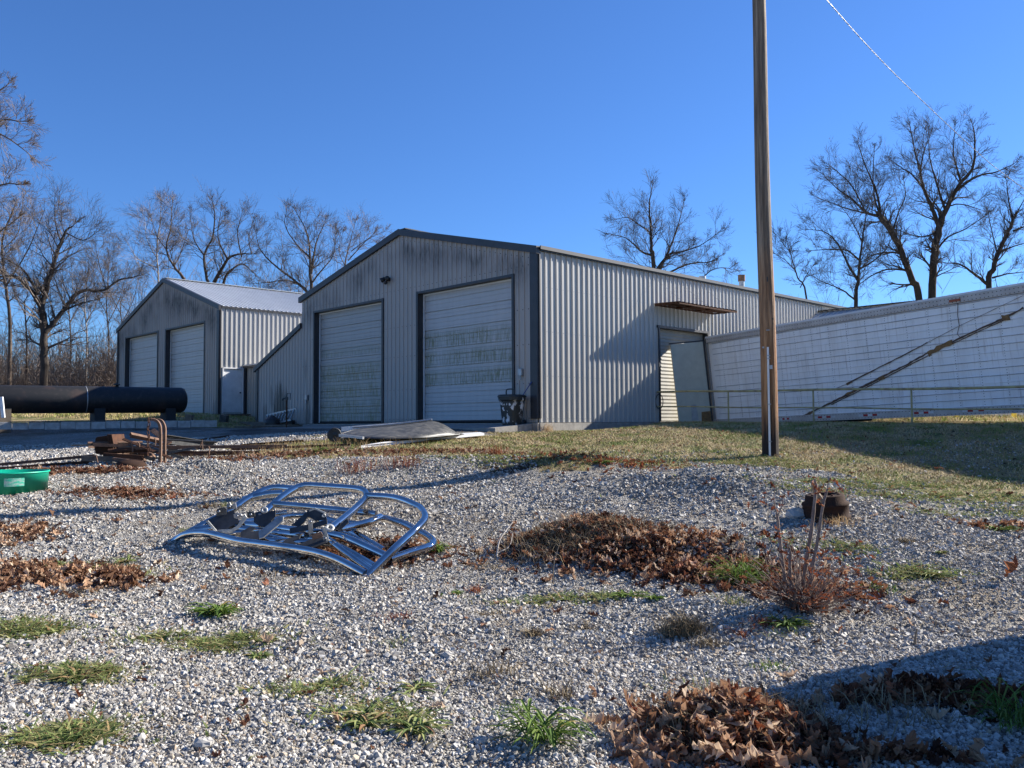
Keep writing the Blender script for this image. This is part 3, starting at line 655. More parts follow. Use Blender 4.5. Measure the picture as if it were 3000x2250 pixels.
p = Z4(1720, 190); mb = MB(); mb.box((p.x, .045, H_-.1), (.28, .03, .06)); mb.build('marker_light', simple('amber_lens', (.35, .06, .02), .3), tr)
# rear frame, open swing door
mb = MB(); mb.box((X1-.03, -.0, H_/2), (.08, .07, H_)); mb.box((X1-.03, -WD, H_/2), (.08, .07, H_)); mb.box((X1-.03, -WD/2, H_-.06), (.08, WD-.08, .14)); mb.build('rear_frame', M['galv'], tr)
u_ = (Vector((5.62, 27.98, 0))-Vector((6.745, 28.25, 0))); uL = TMI.to_3x3() @ u_; uL.z = 0; uL.normalize()
o_ = Vector((X1+.02, .06, 0)); q2 = Vector((0, 0, 1)).cross(uL)
sd = MB(); sd.prism([o_+uL*.04+Vector((0, 0, .02)), o_+uL*1.22+Vector((0, 0, .02)), o_+uL*1.22+Vector((0, 0, H_-.1)), o_+uL*.04+Vector((0, 0, H_-.1))], q2*.045)
swd = sd.build('swing_door', simple('cream_door_panel', (.55, .53, .43), .55, c2=(.46, .44, .35)), tr)
mb = MB()
for zz in (0.0, H_-.09): mb.prism([o_+uL*.0+Vector((0, 0, zz)), o_+uL*1.26+Vector((0, 0, zz)), o_+uL*1.26+Vector((0, 0, zz+.04)), o_+Vector((0, 0, zz+.04))], q2*.06)
mb.prism([o_+uL*0+q2*-.01, o_+uL*.06+q2*-.01, o_+uL*.06+q2*-.01+Vector((0, 0, H_-.05)), o_+q2*-.01+Vector((0, 0, H_-.05))], q2*.07)
mb.build('door_edge', M['char'], swd)
sgn = -1 if q2.dot(TMI.to_3x3() @ Vector((.2, 1, 0))) > 0 else 1
for (a, b, z0, z1, mt, nm) in [(.52, .76, .2, .72, M['galv'], 'placard_holder'), (.04, .42, .05, .45, tan_, 'bare_wood_patch')]:
    mb = MB(); off = q2*(-.012 if sgn < 0 else .045)
    mb.prism([o_+uL*a+off+Vector((0, 0, z0)), o_+uL*b+off+Vector((0, 0, z0)), o_+uL*(b-.04)+off+Vector((0, 0, z1)), o_+uL*(a+.02)+off+Vector((0, 0, z1))], q2*.012); mb.build(nm, mt, swd)
# running gear below, in the dock cut
mb = MB(); mb.box((.4, -.75, -.12), (4.2, .12, .22)); mb.box((.4, -WD+.75, -.12), (4.2, .12, .22)); mb.build('chassis_rails', M['dark'], tr)
for x in (.9, -.4):
    for y in (-.32, -WD+.32):
        mb = MB(); mb.lathe((x, y, -.66), [(.15, -.26), (.3, -.27), (.48, -.25), (.52, -.2), (.52, .2), (.48, .25), (.3, .27), (.15, .26)], 28, (0, 1, 0)); wl = mb.build('wheel', M['black'], tr)
        mb = MB(); mb.lathe((x, y, -.66), [(.0, -.2), (.14, -.2), (.28, -.23), (.28, .23), (.14, .2), (.0, .2)], 20, (0, 1, 0)); mb.build('rim', M['galv'], wl)
for y in (-.45, -WD+.45):
    mb = MB(); mb.box((-9.4, y, -.55), (.12, .12, .9)); mb.box((-9.4, y, -1.02), (.3, .28, .04)); mb.build('landing_leg', M['galv'], tr)
mb = MB(); mb.box((-7.6, -.3, -.16), (.4, .1, .1)); mb.build('marker_light', simple('red_lens', (.3, .02, .01), .3), tr)
# ---------------------------------------------------------------- pipe railing along the dock edge
W0 = P0+D2*5.45; RD = Vector((.542, -.84, 0))
rl = empty('pipe_railing', tuple(W0), None, 'pale yellow pipe railing along the top of the grass bank in front of the trailer', 'railing')
RN = []
for k, dd in enumerate((.05, 3.05, 6.0, 8.75, 11.4, 14.1)):
    b = W0+RD*dd; g = min(gz(b.x+.1, b.y-.25), .05); zt = .96-.022*dd
    if k: 
        mb = MB(); mb.tube([(b.x-W0.x, b.y-W0.y, g-.3), (b.x-W0.x, b.y-W0.y, zt)], .024, 8); mb.build('railing_post', M['railp'], rl)
for zz, r in ((.96, .03), (.49, .02)):
    mb = MB(); a = Vector((0, 0, zz))+RD*.03; b = RD*14.2+Vector((0, 0, zz-.024*14.2)); pts = [a.lerp(b, i/10)+Vector((0, 0, .012*math.sin(i*1.7))) for i in range(11)]
    mb.tube(pts, r, 8); mb.build('rail', M['railp'], rl)
mb = MB(); c = N*.1; mb.tube([c+Vector((.0, 0, .9))+Vector((-.12*math.sin(a), .0, .24*math.cos(a)-.25)) for a in np.linspace(0, 6.2, 18)], .014, 6); tag(mb.build('air_hose', M['black'], None, loc=None), 'black hose looped over the end of the yellow railing', 'hose').location = W0
# ---------------------------------------------------------------- utility pole
pb = G(1664, 985); pb = Vector((pb.x, pb.y, pb.z)); PY = pb.y
ptop = V(1636.5, -60, PY+.05)
t = NT('pole_wood'); vec = t.co((16, 16, .7)); n1 = t.noise(1, 5, vec, .7); n3 = t.noise(1, 4, t.co((42, 42, .9)), .75); n2 = t.noise(.45, 3); sp = t.n('SeparateXYZ'); t.put(sp.inputs[0], t.tc.outputs['Object'])
c = t.ramp(n1, [(.3, (.055, .028, .016)), (.5, (.27, .13, .055)), (.68, (.50, .27, .13))])
hz = t.math('ADD', sp.outputs[2], t.mr(n2, .3, .7, -.8, .8))
grey = t.ramp(n1, [(.3, (.07, .055, .045)), (.55, (.27, .20, .14)), (.7, (.42, .33, .24))])
c = t.mix(t.mr(hz, 2.0, 3.6), c, grey)
c = t.mix(t.mr(t.math('ADD', sp.outputs[2], t.mr(n1, .3, .7, -.35, .35)), .95, .35), c, (.022, .013, .01))
c = t.mix(t.mr(n3, .60, .68, 0, .75), c, (.03, .018, .012)); c = t.mix(t.mr(n3, .34, .28, 0, .4), c, (.55, .40, .27))
t.bump(n3, .9, .02)
M['pole'] = t.fin(c, .85)
po = empty('utility_pole', tuple(pb), None, 'tall weathered wooden utility pole standing in the grass right of the building', 'pole')
mb = MB(); L = ptop-pb; n = 44; sides = 40; vs = []
tocam = Vector((-pb.x, -pb.y, 0)).normalized(); side = Vector((0, 0, 1)).cross(tocam)
for i in range(n+1):
    f = i/n; c_ = L*f*1.08+Vector((.012*math.sin(f*9), 0, -.4 if i == 0 else 0)); r = .143-.033*f
    for k in range(sides):
        a = 2*math.pi*k/sides; d = tocam*math.cos(a)+side*math.sin(a)
        da = (a-.0-.12*math.sin(f*7)+math.pi) % (2*math.pi)-math.pi
        rr = r*(1+.02*math.sin(5*a+f*3))-.035*math.exp(-(da/.11)**2)+.004*math.sin(k*7.1)*math.sin(k*2.3)
        vs.append(c_+d*rr)
mb.add(vs, [(i*sides+k, i*sides+(k+1) % sides, (i+1)*sides+(k+1) % sides, (i+1)*sides+k) for i in range(n) for k in range(sides)]+[tuple(range(n*sides, (n+1)*sides))], 0, True)
mb.build('pole_shaft', M['pole'], po)
for k, (z, a, sx, sz) in enumerate([(1.55, .35, .05, .07), (1.9, -.5, .03, .03), (3.1, .2, .02, .09), (2.4, .75, .03, .02)]):
    d_ = tocam*math.cos(a)+side*math.sin(a); mb = MB(); mb.box(L.normalized()*z+d_*(.152-.035*z/L.length), (sx, .006, sz), Matrix((side, -d_, Vector((0, 0, 1)))).transposed()); mb.build('pole_tag', M['galv'] if k < 2 else M['dsteel'], po)
mb = MB(); f0 = L.normalized(); base = tocam*.15-side*-.0
zt = (V(1661, 745, PY)-pb).z
mb.box(base+f0*zt/2+Vector((0, 0, -.05))-side*0, (.035, .02, zt), Matrix((side, -tocam, Vector((0, 0, 1)))).transposed()); mb.build('conduit', M['white'], po)
mb = MB()
for z in (.25, .9, 1.7, 2.2, zt-.2): mb.box(base+Vector((0, 0, z))+tocam*.002, (.06, .03, .015), Matrix((side, -tocam, Vector((0, 0, 1)))).transposed())
mb.build('conduit_strap', M['galv'], po)
# service cable, twisted round its carrier
cab = smooth_path([V(1655, -158, PY), V(1786, 0, PY+2.6), V(1929, 156, PY+6), V(2106, 324, PY+10.5), V(2181, 385, PY+12.5), V(2330, 492, PY+17)], 150)
wr = empty('power_cable', (0, 0, 0), None, 'twisted overhead power cable sagging across the sky at the right', 'cable')
for ph in (0, 2.1, 4.2):
    mb = MB(); pts = [p+Vector((math.cos(i*.24+ph), 0, math.sin(i*.24+ph)))*.0075 for i, p in enumerate(cab)]
    mb.tube(pts, .0052, 4, False); mb.build('cable_strand', M['steel'] if ph != 2.1 else M['black'], wr)
# ---------------------------------------------------------------- tank on cradles, block row
ta = V(-75, 868, 25.6); tb = V(392, 864.5, 29.4); ta.z = (ta.z+tb.z)/2+.02; TR = .44
ax = (tb-ta).normalized(); LT = (tb-ta).length
tk_ = empty('storage_tank', tuple((ta+tb)/2), None, 'long black cylindrical steel tank lying on cradles left of the garage doors', 'tank')
t = NT('tank_paint'); vec = t.co((1, 1, 1))
c = t.mix(t.mr(t.noise(1.1, 4), .52, .72, 0, .8), (.010, .010, .011), (.07, .035, .025)); c = t.mix(t.mr(t.noise(9, 4), .55, .8, 0, .5), c, (.07, .055, .05))
M['tank'] = t.fin(c, .6)
O_ = (ta+tb)/2
mb = MB(); prof = [(.0, -.17), (.15, -.165), (.28, -.13), (.37, -.08), (.42, -.02), (TR, .03), (TR, LT/2), (TR, LT-.03), (.42, LT+.02), (.37, LT+.08), (.28, LT+.13), (.15, LT+.165), (0, LT+.17)]
mb.lathe(ta-O_, prof, 40, ax); mb.build('tank_shell', M['tank'], tk_)
for f in (.52, .02):
    mb = MB(); mb.lathe(ta-O_, [(TR+.001, LT*f-.012), (TR+.009, LT*f), (TR+.001, LT*f+.012)], 40, ax); mb.build('weld_seam', M['galv'], tk_)
up = Vector((0, 0, 1))
p = ta+ax*LT*.67-O_+up*TR
mb = MB(); mb.lathe(p, [(.05, -.03), (.05, .05), (.1, .05), (.1, .09), (.04, .09), (.04, .12), (0, .12)], 16); mb.build('valve', M['dsteel'], tk_)
mb = MB(); c_ = ta+ax*(LT+.06)-O_+up*.36; mb.tube([c_+ax*(.05*math.cos(a))+up*(.04*math.sin(a)) for a in np.linspace(0, 6.28, 12)], .01, 6); mb.build('lifting_lug', M['dsteel'], tk_)
sideT = ax.cross(up).normalized()
for f, mt in ((.16, M['wood']), (.58, M['dark']), (.93, M['dark'])):
    p = ta+ax*LT*f; g = gz(p.x, p.y)-.05; pr = [p+sideT*a-Vector((0, 0, 0))+up*b for a, b in [(-.36, -TR+.16), (-.2, -TR+.02), (.2, -TR+.02), (.36, -TR+.16)]]
    pr = pr+[Vector((p.x, p.y, g))+sideT*.4, Vector((p.x, p.y, g))-sideT*.4]; mb = MB(); mb.prism([q-O_-ax*.16 for q in pr], ax*.32); mb.build('cradle', mt, tk_)
ra = V(-120, 914.5, 24.4); rb = V(484, 908.5, 28.4)
d = (rb-ra); d.z = 0; Lr = d.length; d.normalize(); nrm = Vector((d.y, -d.x, 0)); nb = int(Lr/.42)
mt = simple('cinder_block', (.46, .45, .43), .9, c2=(.28, .27, .25), scale=8, bump=.5)
rw = empty('block_wall', tuple(ra), None, 'low row of grey concrete blocks laid end to end in front of the black tank', 'wall')
for i in range(nb):
    c_ = d*(.42*(i+.5)); zt = ra.z+(rb.z-ra.z)*i/nb+random.uniform(-.012, .012); mb = MB(); a = math.atan2(d.y, d.x)+random.uniform(-.03, .03)
    mb.box((c_.x+nrm.x*random.uniform(-.02, .02), c_.y, zt-ra.z-.10), (.405, .19, .22), Matrix.Rotation(a, 3, 'Z')); mb.build('concrete_block', mt, rw, .006)
def thing_mb(mb, name, mat, label, cat, group=None, bevel=0, loc=None):
    o = mb.build(name, mat, None, bevel, loc); return tag(o, label, cat, group)
# sheet of dark metal lying along the row
mb = MB(); a = V(20, 911, 25.2); b = V(335, 906.6, 27.4); mb.bar(a, b, .3, .02); thing_mb(mb, 'steel_sheet', M['dsteel'], 'thin dark steel strip lying on top of the concrete block row', 'strip')
# small box and post seen under the tank
for (x, y, Y, d_, m, lab, nm, cat) in [(409, 902, 28.0, (.22, .2, .2), M['wood'], 'small pale wooden block on the block row below the tank end', 'wood_block', 'block'), (484, 904, 31.5, (.26, .3, .26), M['dsteel'], 'small dark square box on the ground just right of the tank end', 'metal_box', 'box'),
        (5, 880, 24.9, (.1, .06, .62), M['white'], 'white painted board leaning on the left part of the black tank', 'white_board', 'board')]:
    p = V(x, y, Y); mb = MB(); mb.box(p, d_, Matrix.Rotation(.12 if nm != 'white_board' else -.12, 3, 'Y')); thing_mb(mb, nm, m, lab, cat, None, .01, p)
# ---------------------------------------------------------------- yard hydrant, ladder, junk by the lean-to
p = V(619, 921, 29.6); p.z = gz(p.x, p.y); h = (V(621, 862, 29.6)-p).z
hy = empty('yard_hydrant', tuple(p), None, 'rusty yard hydrant standpipe in front of the lean-to wall', 'hydrant')
mb = MB(); mb.tube([(0, 0, -.1), (0, 0, h)], .028, 10); mb.build('standpipe', M['rust'], hy)
mb = MB(); mb.box((0, 0, h+.02), (.09, .08, .12)); mb.tube([(-.03, 0, h+.02), (-.13, 0, h+.02), (-.16, 0, h-.05)], .028, 8); mb.build('spout', M['dsteel'], hy, .01)
mb = MB(); mb.tube([(.0, 0, h+.08), (.02, 0, h+.2), (.13, 0, h+.2), (.12, 0, h-.03)], .016, 6); mb.build('lever', M['dsteel'], hy)
LW = lambda vx, vy, off=.1: on_plane(vx, vy, P0-D2*off, D2)
la, lb = LW(576, 897, .55), LW(640, 883, .45)
ld = empty('step_ladder', tuple(la), None, 'aluminium ladder lying on its side against the lean-to wall', 'ladder')
for dz, dy in ((0, .0), (-.42, .22)):
    mb = MB(); o1 = -D2*dy+Vector((0, 0, dz)); mb.bar(o1, lb-la+o1, .03, .07); mb.build('ladder_rail', M['galv'], ld)
for k in range(9):
    f = (k+.7)/9.2; q = (lb-la)*f; mb = MB(); mb.bar(q, q-D2*.22+Vector((.02, 0, -.42)), .03, .055); mb.build('rung', M['galv'], ld)
for k, (x0, y0, x1, y1, off) in enumerate([(545, 917, 585, 916, 1.0), (556, 920, 640, 919, 1.6), (520, 923, 560, 922, 2.2), (530, 913, 600, 914, .8)]):
    a, b = LW(x0, y0, off), LW(x1, y1, off); mb = MB(); mb.bar(a, b, .5, .07); thing_mb(mb, 'timber', M['wood'], ['weathered board on the ground nearest the white entry door', 'long weathered board lying below the ladder and hydrant', 'short board end lying farthest out left on the drive edge', 'board lying close along the lean-to wall under the ladder'][k], 'board', 'old boards in front of the lean-to')
c = LW(588, 912, .9); c.z = gz(c.x, c.y)
mb = MB(); mb.lathe((0, 0, 0), [(.3, 0), (.33, .2), (.3, .34), (.16, .42), (.05, .5), (0, .5)], 9); mb.box((.45, .3, .16), (.6, .4, .32)); o = mb.build('tarp_bundle', M['black'], None, .03); o.location = c; tag(o, 'dark lumpy bundle and box heaped in front of the ladder', 'bundle')
# ---------------------------------------------------------------- trash can
c = P0+D1*.56-D2*.48+Vector((0, 0, -.115)); zr = Matrix.Rotation(ZROT+.15, 3, 'Z')
tc_ = empty('trash_can', tuple(c), (0, 0, ZROT+R(10)), 'dark wheeled trash can with splattered white paint beside the right overhead door', 'trash can')
t = NT('splattered_plastic'); n = t.noise(7, 5, t.co((1, 1, .6)), .6); n2 = t.noise(1.6, 2); f = t.math('MULTIPLY', t.mr(n, .54, .57), t.mr(n2, .42, .52))
M['splat'] = t.fin(t.mix(f, (.018, .022, .022), (.62, .63, .64)), .5)
mb = MB(); hs = [(0, .22, .23), (.1, .235, .245), (.7, .285, .30), (.74, .32, .34), (.82, .325, .345)]
vs = []
for z, a, b in hs:
    for k in range(24):
        an = 2*math.pi*k/24; e = .55; vs.append((a*math.copysign(abs(math.cos(an))**e, math.cos(an)), b*math.copysign(abs(math.sin(an))**e, math.sin(an)), z))
mb.add(vs, [(i*24+k, i*24+(k+1) % 24, (i+1)*24+(k+1) % 24, (i+1)*24+k) for i in range(4) for k in range(24)]+[tuple(range(24))[::-1]]); mb.build('bin_body', M['splat'], tc_, .008)
mb = MB(); vs = []
for z, s_ in ((.82, 1.04), (.86, 1.03), (.89, .9), (.9, .0)):
    for k in range(24):
        an = 2*math.pi*k/24; e = .55; vs.append((.33*s_*math.copysign(abs(math.cos(an))**e, math.cos(an)), .35*s_*math.copysign(abs(math.sin(an))**e, math.sin(an)), z))
mb.add(vs, [(i*24+k, i*24+(k+1) % 24, (i+1)*24+(k+1) % 24, (i+1)*24+k) for i in range(3) for k in range(24)]); mb.build('bin_lid', M['black'], tc_)
mb = MB(); mb.tube(smooth_path([(-.16, .1, .86), (-.16, .1, 1.0), (-.1, .1, 1.04), (.06, .1, 1.04), (.12, .1, 1.0), (.12, .1, .86)], 3), .02, 6); mb.build('bin_handle', M['black'], tc_)
for sx in (-.2, .2):
    mb = MB(); mb.lathe((sx, -.27, .1), [(0, -.03), (.1, -.03), (.1, .03), (0, .03)], 16, (1, 0, 0)); mb.build('bin_wheel', M['black'], tc_)
mb = MB(); a = c+Vector((.05, 0, .7))-D1*.2; b = V(1147, 827, a.y+.15); mb.tube([a, b], .013, 8); mb.tube([b.lerp(a, .12), b+(b-a)*.05], .02, 8); thing_mb(mb, 'broom_handle', simple('blue_handle', (.03, .06, .22), .4), 'blue broom handle sticking out behind the trash can', 'handle')
# ---------------------------------------------------------------- dark curved cover on white boards, small wheel
Z9 = lambda zx, zy, Y: V(.7373*(900+.3165*zx), .7373*(1200+.3165*zy), Y)
YC = 17.6
lo = [Z9(x, y, Y) for x, y, Y in [(290,238,17.9),(420,262,17.2),(620,268,16.9),(850,270,17.0),(1050,262,17.2),(1250,245,17.7),(1410,230,18.2)]]
hi = [Z9(x, y, Y) for x, y, Y in [(310,225,18.2),(450,185,18.6),(640,165,18.8),(850,145,18.9),(1060,120,19.0),(1200,114,19.1),(1400,226,18.4)]]
mid = [Z9(x, y, Y) for x, y, Y in [(298,228,18.0),(430,205,17.9),(620,192,17.8),(850,180,17.8),(1060,165,17.9),(1270,160,18.2),(1405,227,18.3)]]
cv = empty('curved_cover', tuple(lo[3]), None, 'dark scuffed curved panel lying like an upturned hull on white boards in the grass', 'panel')
mb = MB(); A = [smooth_path(l, 5) for l in (lo, mid, hi)]; vs = []; nn = len(A[0])
for j in range(9):
    f = j/8
    for i in range(nn):
        a, b, c_ = A[0][i], A[1][i], A[2][i]; p = a*(1-f)**2+(b*2-(a+c_)*.5)*2*f*(1-f)+c_*f*f; vs.append(p-lo[3])
bk = [A[2][i]-lo[3]+Vector((.1, .5, 0)) for i in range(nn)]
for p in bk: p.z = min(p.z, A[0][0].z-lo[3].z-.0)
vs += bk
mb.add(vs, [(j*nn+i, j*nn+i+1, (j+1)*nn+i+1, (j+1)*nn+i) for j in range(9) for i in range(nn-1)], 0, True)
t = NT('scuffed_fibreglass'); c0 = t.mix(t.mr(t.noise(5, 5, None, .7), .4, .65), (.035, .037, .038), (.11, .105, .095)); wv = t.noise(1, 3, t.co((3, 20, 20)), .8)
c0 = t.mix(t.mr(wv, .6, .68, 0, .7), c0, (.33, .29, .2)); mt = t.fin(c0, .5); o = mb.build('cover_shell', mt, cv); sd = o.modifiers.new('solid', 'SOLIDIFY'); sd.thickness = .015
mb = MB(); mb.tube([p-lo[3]+Vector((0, -.01, 0)) for p in A[0]], .014, 6); mb.tube([p-lo[3] for p in A[2]], .014, 6); mb.build('cover_rim', M['black'], cv)
mb = MB(); mb.prism([Z9(500,332,16.4), Z9(1100,268,17.9), Z9(1640,218,19.2), Z9(1600,208,19.9), Z9(1380,222,19.2), Z9(1000,278,17.3), Z9(700,300,16.8)], (0, 0, -.05)); thing_mb(mb, 'white_board', M['white'], 'long white board flat in the grass under the dark curved panel', 'board', None)
mb = MB(); mb.bar(Z9(318,181,19.2), Z9(860,140,19.5), .12, .1); thing_mb(mb, 'white_board', M['white'], 'white beam lying behind the dark curved panel, its left end sticking out', 'beam')
mb = MB(); mb.tube(smooth_path([Z9(420,165,18.9), Z9(800,135,19.2), Z9(1050,105,19.3), Z9(1155,92,19.3)], 5), .022, 8); thing_mb(mb, 'bent_pipe', M['galv'], 'thin metal pipe with an upturned end resting on the back of the dark curved panel', 'pipe')
mb = MB(); mb.bar(Z9(300,238,16.9), Z9(520,262,16.6), .05, .05); thing_mb(mb, 'short_rail', M['galv'], 'short light rail leaning at the left end of the dark curved panel', 'rail')
wc = Z9(250, 232, 17.2); wh = empty('small_wheel', tuple(wc), None, 'small black jack wheel standing at the left end of the curved panel', 'wheel')
mb = MB(); mb.lathe((0, 0, 0), [(.05, -.05), (.13, -.055), (.145, -.03), (.145, .03), (.13, .055), (.05, .05)], 24, (.35, -.94, 0), smooth=False); mb.build('tyre', M['black'], wh)
mb = MB(); mb.lathe((0, 0, 0), [(0, -.06), (.06, -.05), (.06, .05), (0, .06)], 16, (.35, -.94, 0), smooth=False); mb.box((.03, 0, -.13), (.03, .03, .2)); mb.build('hub', M['black'], wh)
# ---------------------------------------------------------------- scrap steel heap
Z6 = lambda zx, zy, Y: V(.23328*zx, 847.9+.23328*zy, Y*1.075)
def beam(a, b, wd, h, mat, label, name='steel_beam', cat='beam', kind='bar', roll=0):
    mb = MB(); a, b = Vector(a), Vector(b)
    if kind == 'bar': mb.bar(a, b, wd, h, roll)
    elif kind == 'channel':
        mb.bar(a, b, wd, .008, roll); d = (b-a).normalized(); q = d.to_track_quat('X', 'Z').to_matrix() @ Matrix.Rotation(roll, 3, 'X')
        for s_ in (-1, 1): o = q @ Vector((0, s_*(wd/2-.004), -h/2)); mb.bar(a+o, b+o, .008, h, roll)
    elif kind == 'ibeam':
        d = (b-a).normalized(); q = d.to_track_quat('X', 'Z').to_matrix() @ Matrix.Rotation(roll, 3, 'X'); mb.bar(a, b, .01, h, roll)
        for s_ in (-1, 1): o = q @ Vector((0, 0, s_*h/2)); mb.bar(a+o, b+o, wd, .01, roll)
    elif kind == 'angle':
        q = (b-a).to_track_quat('X', 'Z').to_matrix() @ Matrix.Rotation(roll, 3, 'X'); mb.bar(a, b, wd, .01, roll); o = q @ Vector((0, -wd/2, -h/2)); mb.bar(a+o, b+o, .01, h, roll)
    elif kind == 'pipe': mb.tube([a, b], wd/2, 10)
    return thing_mb(mb, name, mat, label, cat, 'scrap steel in the rusty heap')
beam(Z6(755,588,14.3), Z6(1480,600,14.9), .12, .09, M['dsteel'], 'dark channel with a square left end, lowest front bar of the scrap heap', kind='channel')
beam(Z6(1215,380,14.7), Z6(1500,440,15.2), .07, .07, M['rustl'], 'pale channel with holes pointing up left in the scrap heap', kind='channel', roll=.7)
beam(Z6(1140,430,14.6), Z6(1590,610,14.2), .05, .02, M['rust'], 'thin flat bar sloping down right behind the bent arch', 'flat_bar', 'bar', roll=.5)
beam(Z6(1410,347,15.1), Z6(1575,470,14.8), .09, .03, M['rustl'], 'short pale bar leaning against the bent arch under the chain', 'flat_bar', 'bar', roll=.6)
beam(Z6(1520,430,15.6), Z6(1985,500,16.8), .16, .16, M['dsteel'], 'dark I-beam sloping down right at the back of the scrap heap', kind='ibeam')
beam(Z6(1100,500,14.8), G(620,975)+Vector((0,0,.12)), .07, .06, M['rustl'], 'long rusty angle bar running right out of the scrap heap', 'angle_bar', 'bar', 'angle')
beam(Z6(1525,545,14.6), G(560,982)+Vector((0,0,.06)), .06, .04, M['rust'], 'dark rusty angle bar running right into the grass', 'angle_bar', 'bar', 'angle')
beam(G(378,992)+Vector((0,0,.08)), G(525,986)+Vector((0,0,.06)), .06, .06, M['rustl'], 'orange rusty pipe lowest at the right of the scrap heap', 'steel_pipe', 'pipe', 'pipe')
beam(G(500,981)+Vector((0,0,.1)), G(757,966)+Vector((0,0,.06)), .05, .04, M['rust'], 'slim rusty bar lying farthest right in the grass', 'angle_bar', 'bar', 'angle')
beam(G(655,957)+Vector((0,0,.06)), G(520,966)+Vector((0,0,.06)), .05, .04, M['rust'], 'rusty bar lying on the drive edge behind the grass strip', 'angle_bar', 'bar', 'angle')
beam(G(-40,1012)+Vector((0,0,.06)), G(204,996)+Vector((0,0,.12)), .07, .05, M['rail_bars'], 'long dark bar running left out of the heap, the farther of two', 'long_bar', 'bar', 'angle')
beam(G(-40,1019)+Vector((0,0,.05)), G(200,1003)+Vector((0,0,.07)), .07, .05, M['rust'], 'long rusty bar running left out of the heap, the nearer of two', 'long_bar', 'bar', 'angle')
beam(Z6(860,484,14.6), Z6(1235,496,14.9), .03, .06, M['rustl'], 'flat strap crossing the rusty housing', 'flat_bar', 'bar')
beam(Z6(1000,545,14.7), Z6(1480,520,15.0), .1, .1, M['rust'], 'rusty tube buried in the middle of the heap', 'steel_pipe', 'pipe', 'pipe')
beam(Z6(1300,470,14.9), Z6(1700,600,14.5), .05, .04, M['dsteel'], 'dark bar crossing behind the arch foot', 'angle_bar', 'bar', 'angle')
beam(Z6(1560,520,15.2), Z6(1960,560,15.6), .08, .05, M['dsteel'], 'dark channel lying under the back I-beam', 'steel_beam', 'beam', 'channel')
beam(Z6(960,560,14.5), Z6(1330,585,14.6), .07, .09, M['rust'], 'short rusty block-ended bar below the housing', 'steel_beam', 'beam', 'channel')
beam(G(425,954)+Vector((0,0,.05)), G(492,945)+Vector((0,0,.05)), .06, .04, M['rust'], 'rusty bar lying alone on the dark drive behind the heap', 'angle_bar', 'bar', 'angle')
beam(Z6(1050,610,14.1), Z6(1330,640,14.0), .09, .03, M['rustl'], 'broad flat plate end in front of the rusty ring', 'flat_bar', 'bar')
rs = random.Random(77)
for k in range(15):
    x = rs.uniform(900, 1900); y = rs.uniform(470, 615)-(x-900)*.02; L = rs.uniform(180, 520); yy_ = rs.uniform(14.3, 15.6)
    beam(Z6(x-L/2, y-rs.uniform(-35, 35), yy_), Z6(x+L/2, y+rs.uniform(-35, 35), yy_+rs.uniform(-.4, .6)), rs.uniform(.03, .07), rs.uniform(.02, .05), rs.choice([M['dsteel'], M['rust'], M['rust'], M['rustl'], M['rail_bars']]), 'one of the thin rusty bars jumbled in the middle of the scrap heap', 'scrap_bar', 'bar', rs.choice(['bar', 'angle', 'pipe']))
    bpy.data.objects[-1] if False else None
# bent hoop
ar = empty('bent_steel_arch', tuple(Z6(1490,650,14.1)), None, 'double rusty flat-bar arch standing upright and curling left at the top', 'arch', )
a0 = Z6(1490,650,14.1)
for pts in ([(1478,650,14.1),(1482,520,14.1),(1482,400,14.1),(1478,320,14.1),(1462,280,14.1),(1438,258,14.1),(1395,248,14.1)], [(1520,642,14.35),(1520,500,14.35),(1522,380,14.35),(1520,320,14.35),(1502,275,14.35),(1475,254,14.35),(1420,249,14.35)]):
    P = smooth_path([Z6(*p)-a0 for p in pts], 5); mb = MB(); vs = []
    for i, p in enumerate(P):
        tt = (P[min(i+1, len(P)-1)]-P[max(0, i-1)]).normalized(); s_ = tt.cross(Vector((0, 1, 0))).normalized()
        vs += [p-s_*.022, p+s_*.022, p+s_*.022+Vector((0, .05, 0)), p-s_*.022+Vector((0, .05, 0))]
    k = len(P); mb.add(vs, [(4*i+j, 4*i+(j+1) % 4, 4*i+4+(j+1) % 4, 4*i+4+j) for i in range(k-1) for j in range(4)]+[(0, 1, 2, 3), (4*k-1, 4*k-2, 4*k-3, 4*k-4)]); mb.build('arch_bar', M['rustl'], ar, .004)
mb = MB(); c0 = Z6(1375, 255, 14.2)
for i in range(9):
    p = c0+Vector((.012*math.sin(i*2), 0, -.075*i)); v_ = Vector((1, 0, 0)) if i % 2 else Vector((.2, 1, 0)); mb.tube([p+v_*.02*math.cos(a)+Vector((0, 0, .045*math.sin(a))) for a in np.linspace(0, 6.28, 10)], .008, 5, False)
thing_mb(mb, 'chain', M['rust'], 'rusty chain hanging from the tip of the bent arch', 'chain')
p0 = Z6(955, 500, 14.9); hs_ = empty('gear_housing', tuple(p0), None, 'rusty ribbed cast housing standing at the left of the scrap heap', 'housing')
mb = MB(); s_ = Z6(870,410,14.9)-p0; 
vs = [(Z6(x, y, 14.8)-p0) for x, y in [(880,430),(890,412),(985,398),(1000,390),(1030,420),(1048,500),(1050,570),(880,570),(868,500)]]
mb.prism(vs, (0, .45, 0)); mb.build('housing_body', M['drum'], hs_, .02)
for k in range(3):
    mb = MB(); vs = [(Z6(x+k*16, y, 14.74)-p0) for x, y in [(990,388),(1002,388),(1020,480),(1010,480)]]; mb.prism(vs, (0, .5, 0)); mb.build('housing_rib', M['rust'], hs_)
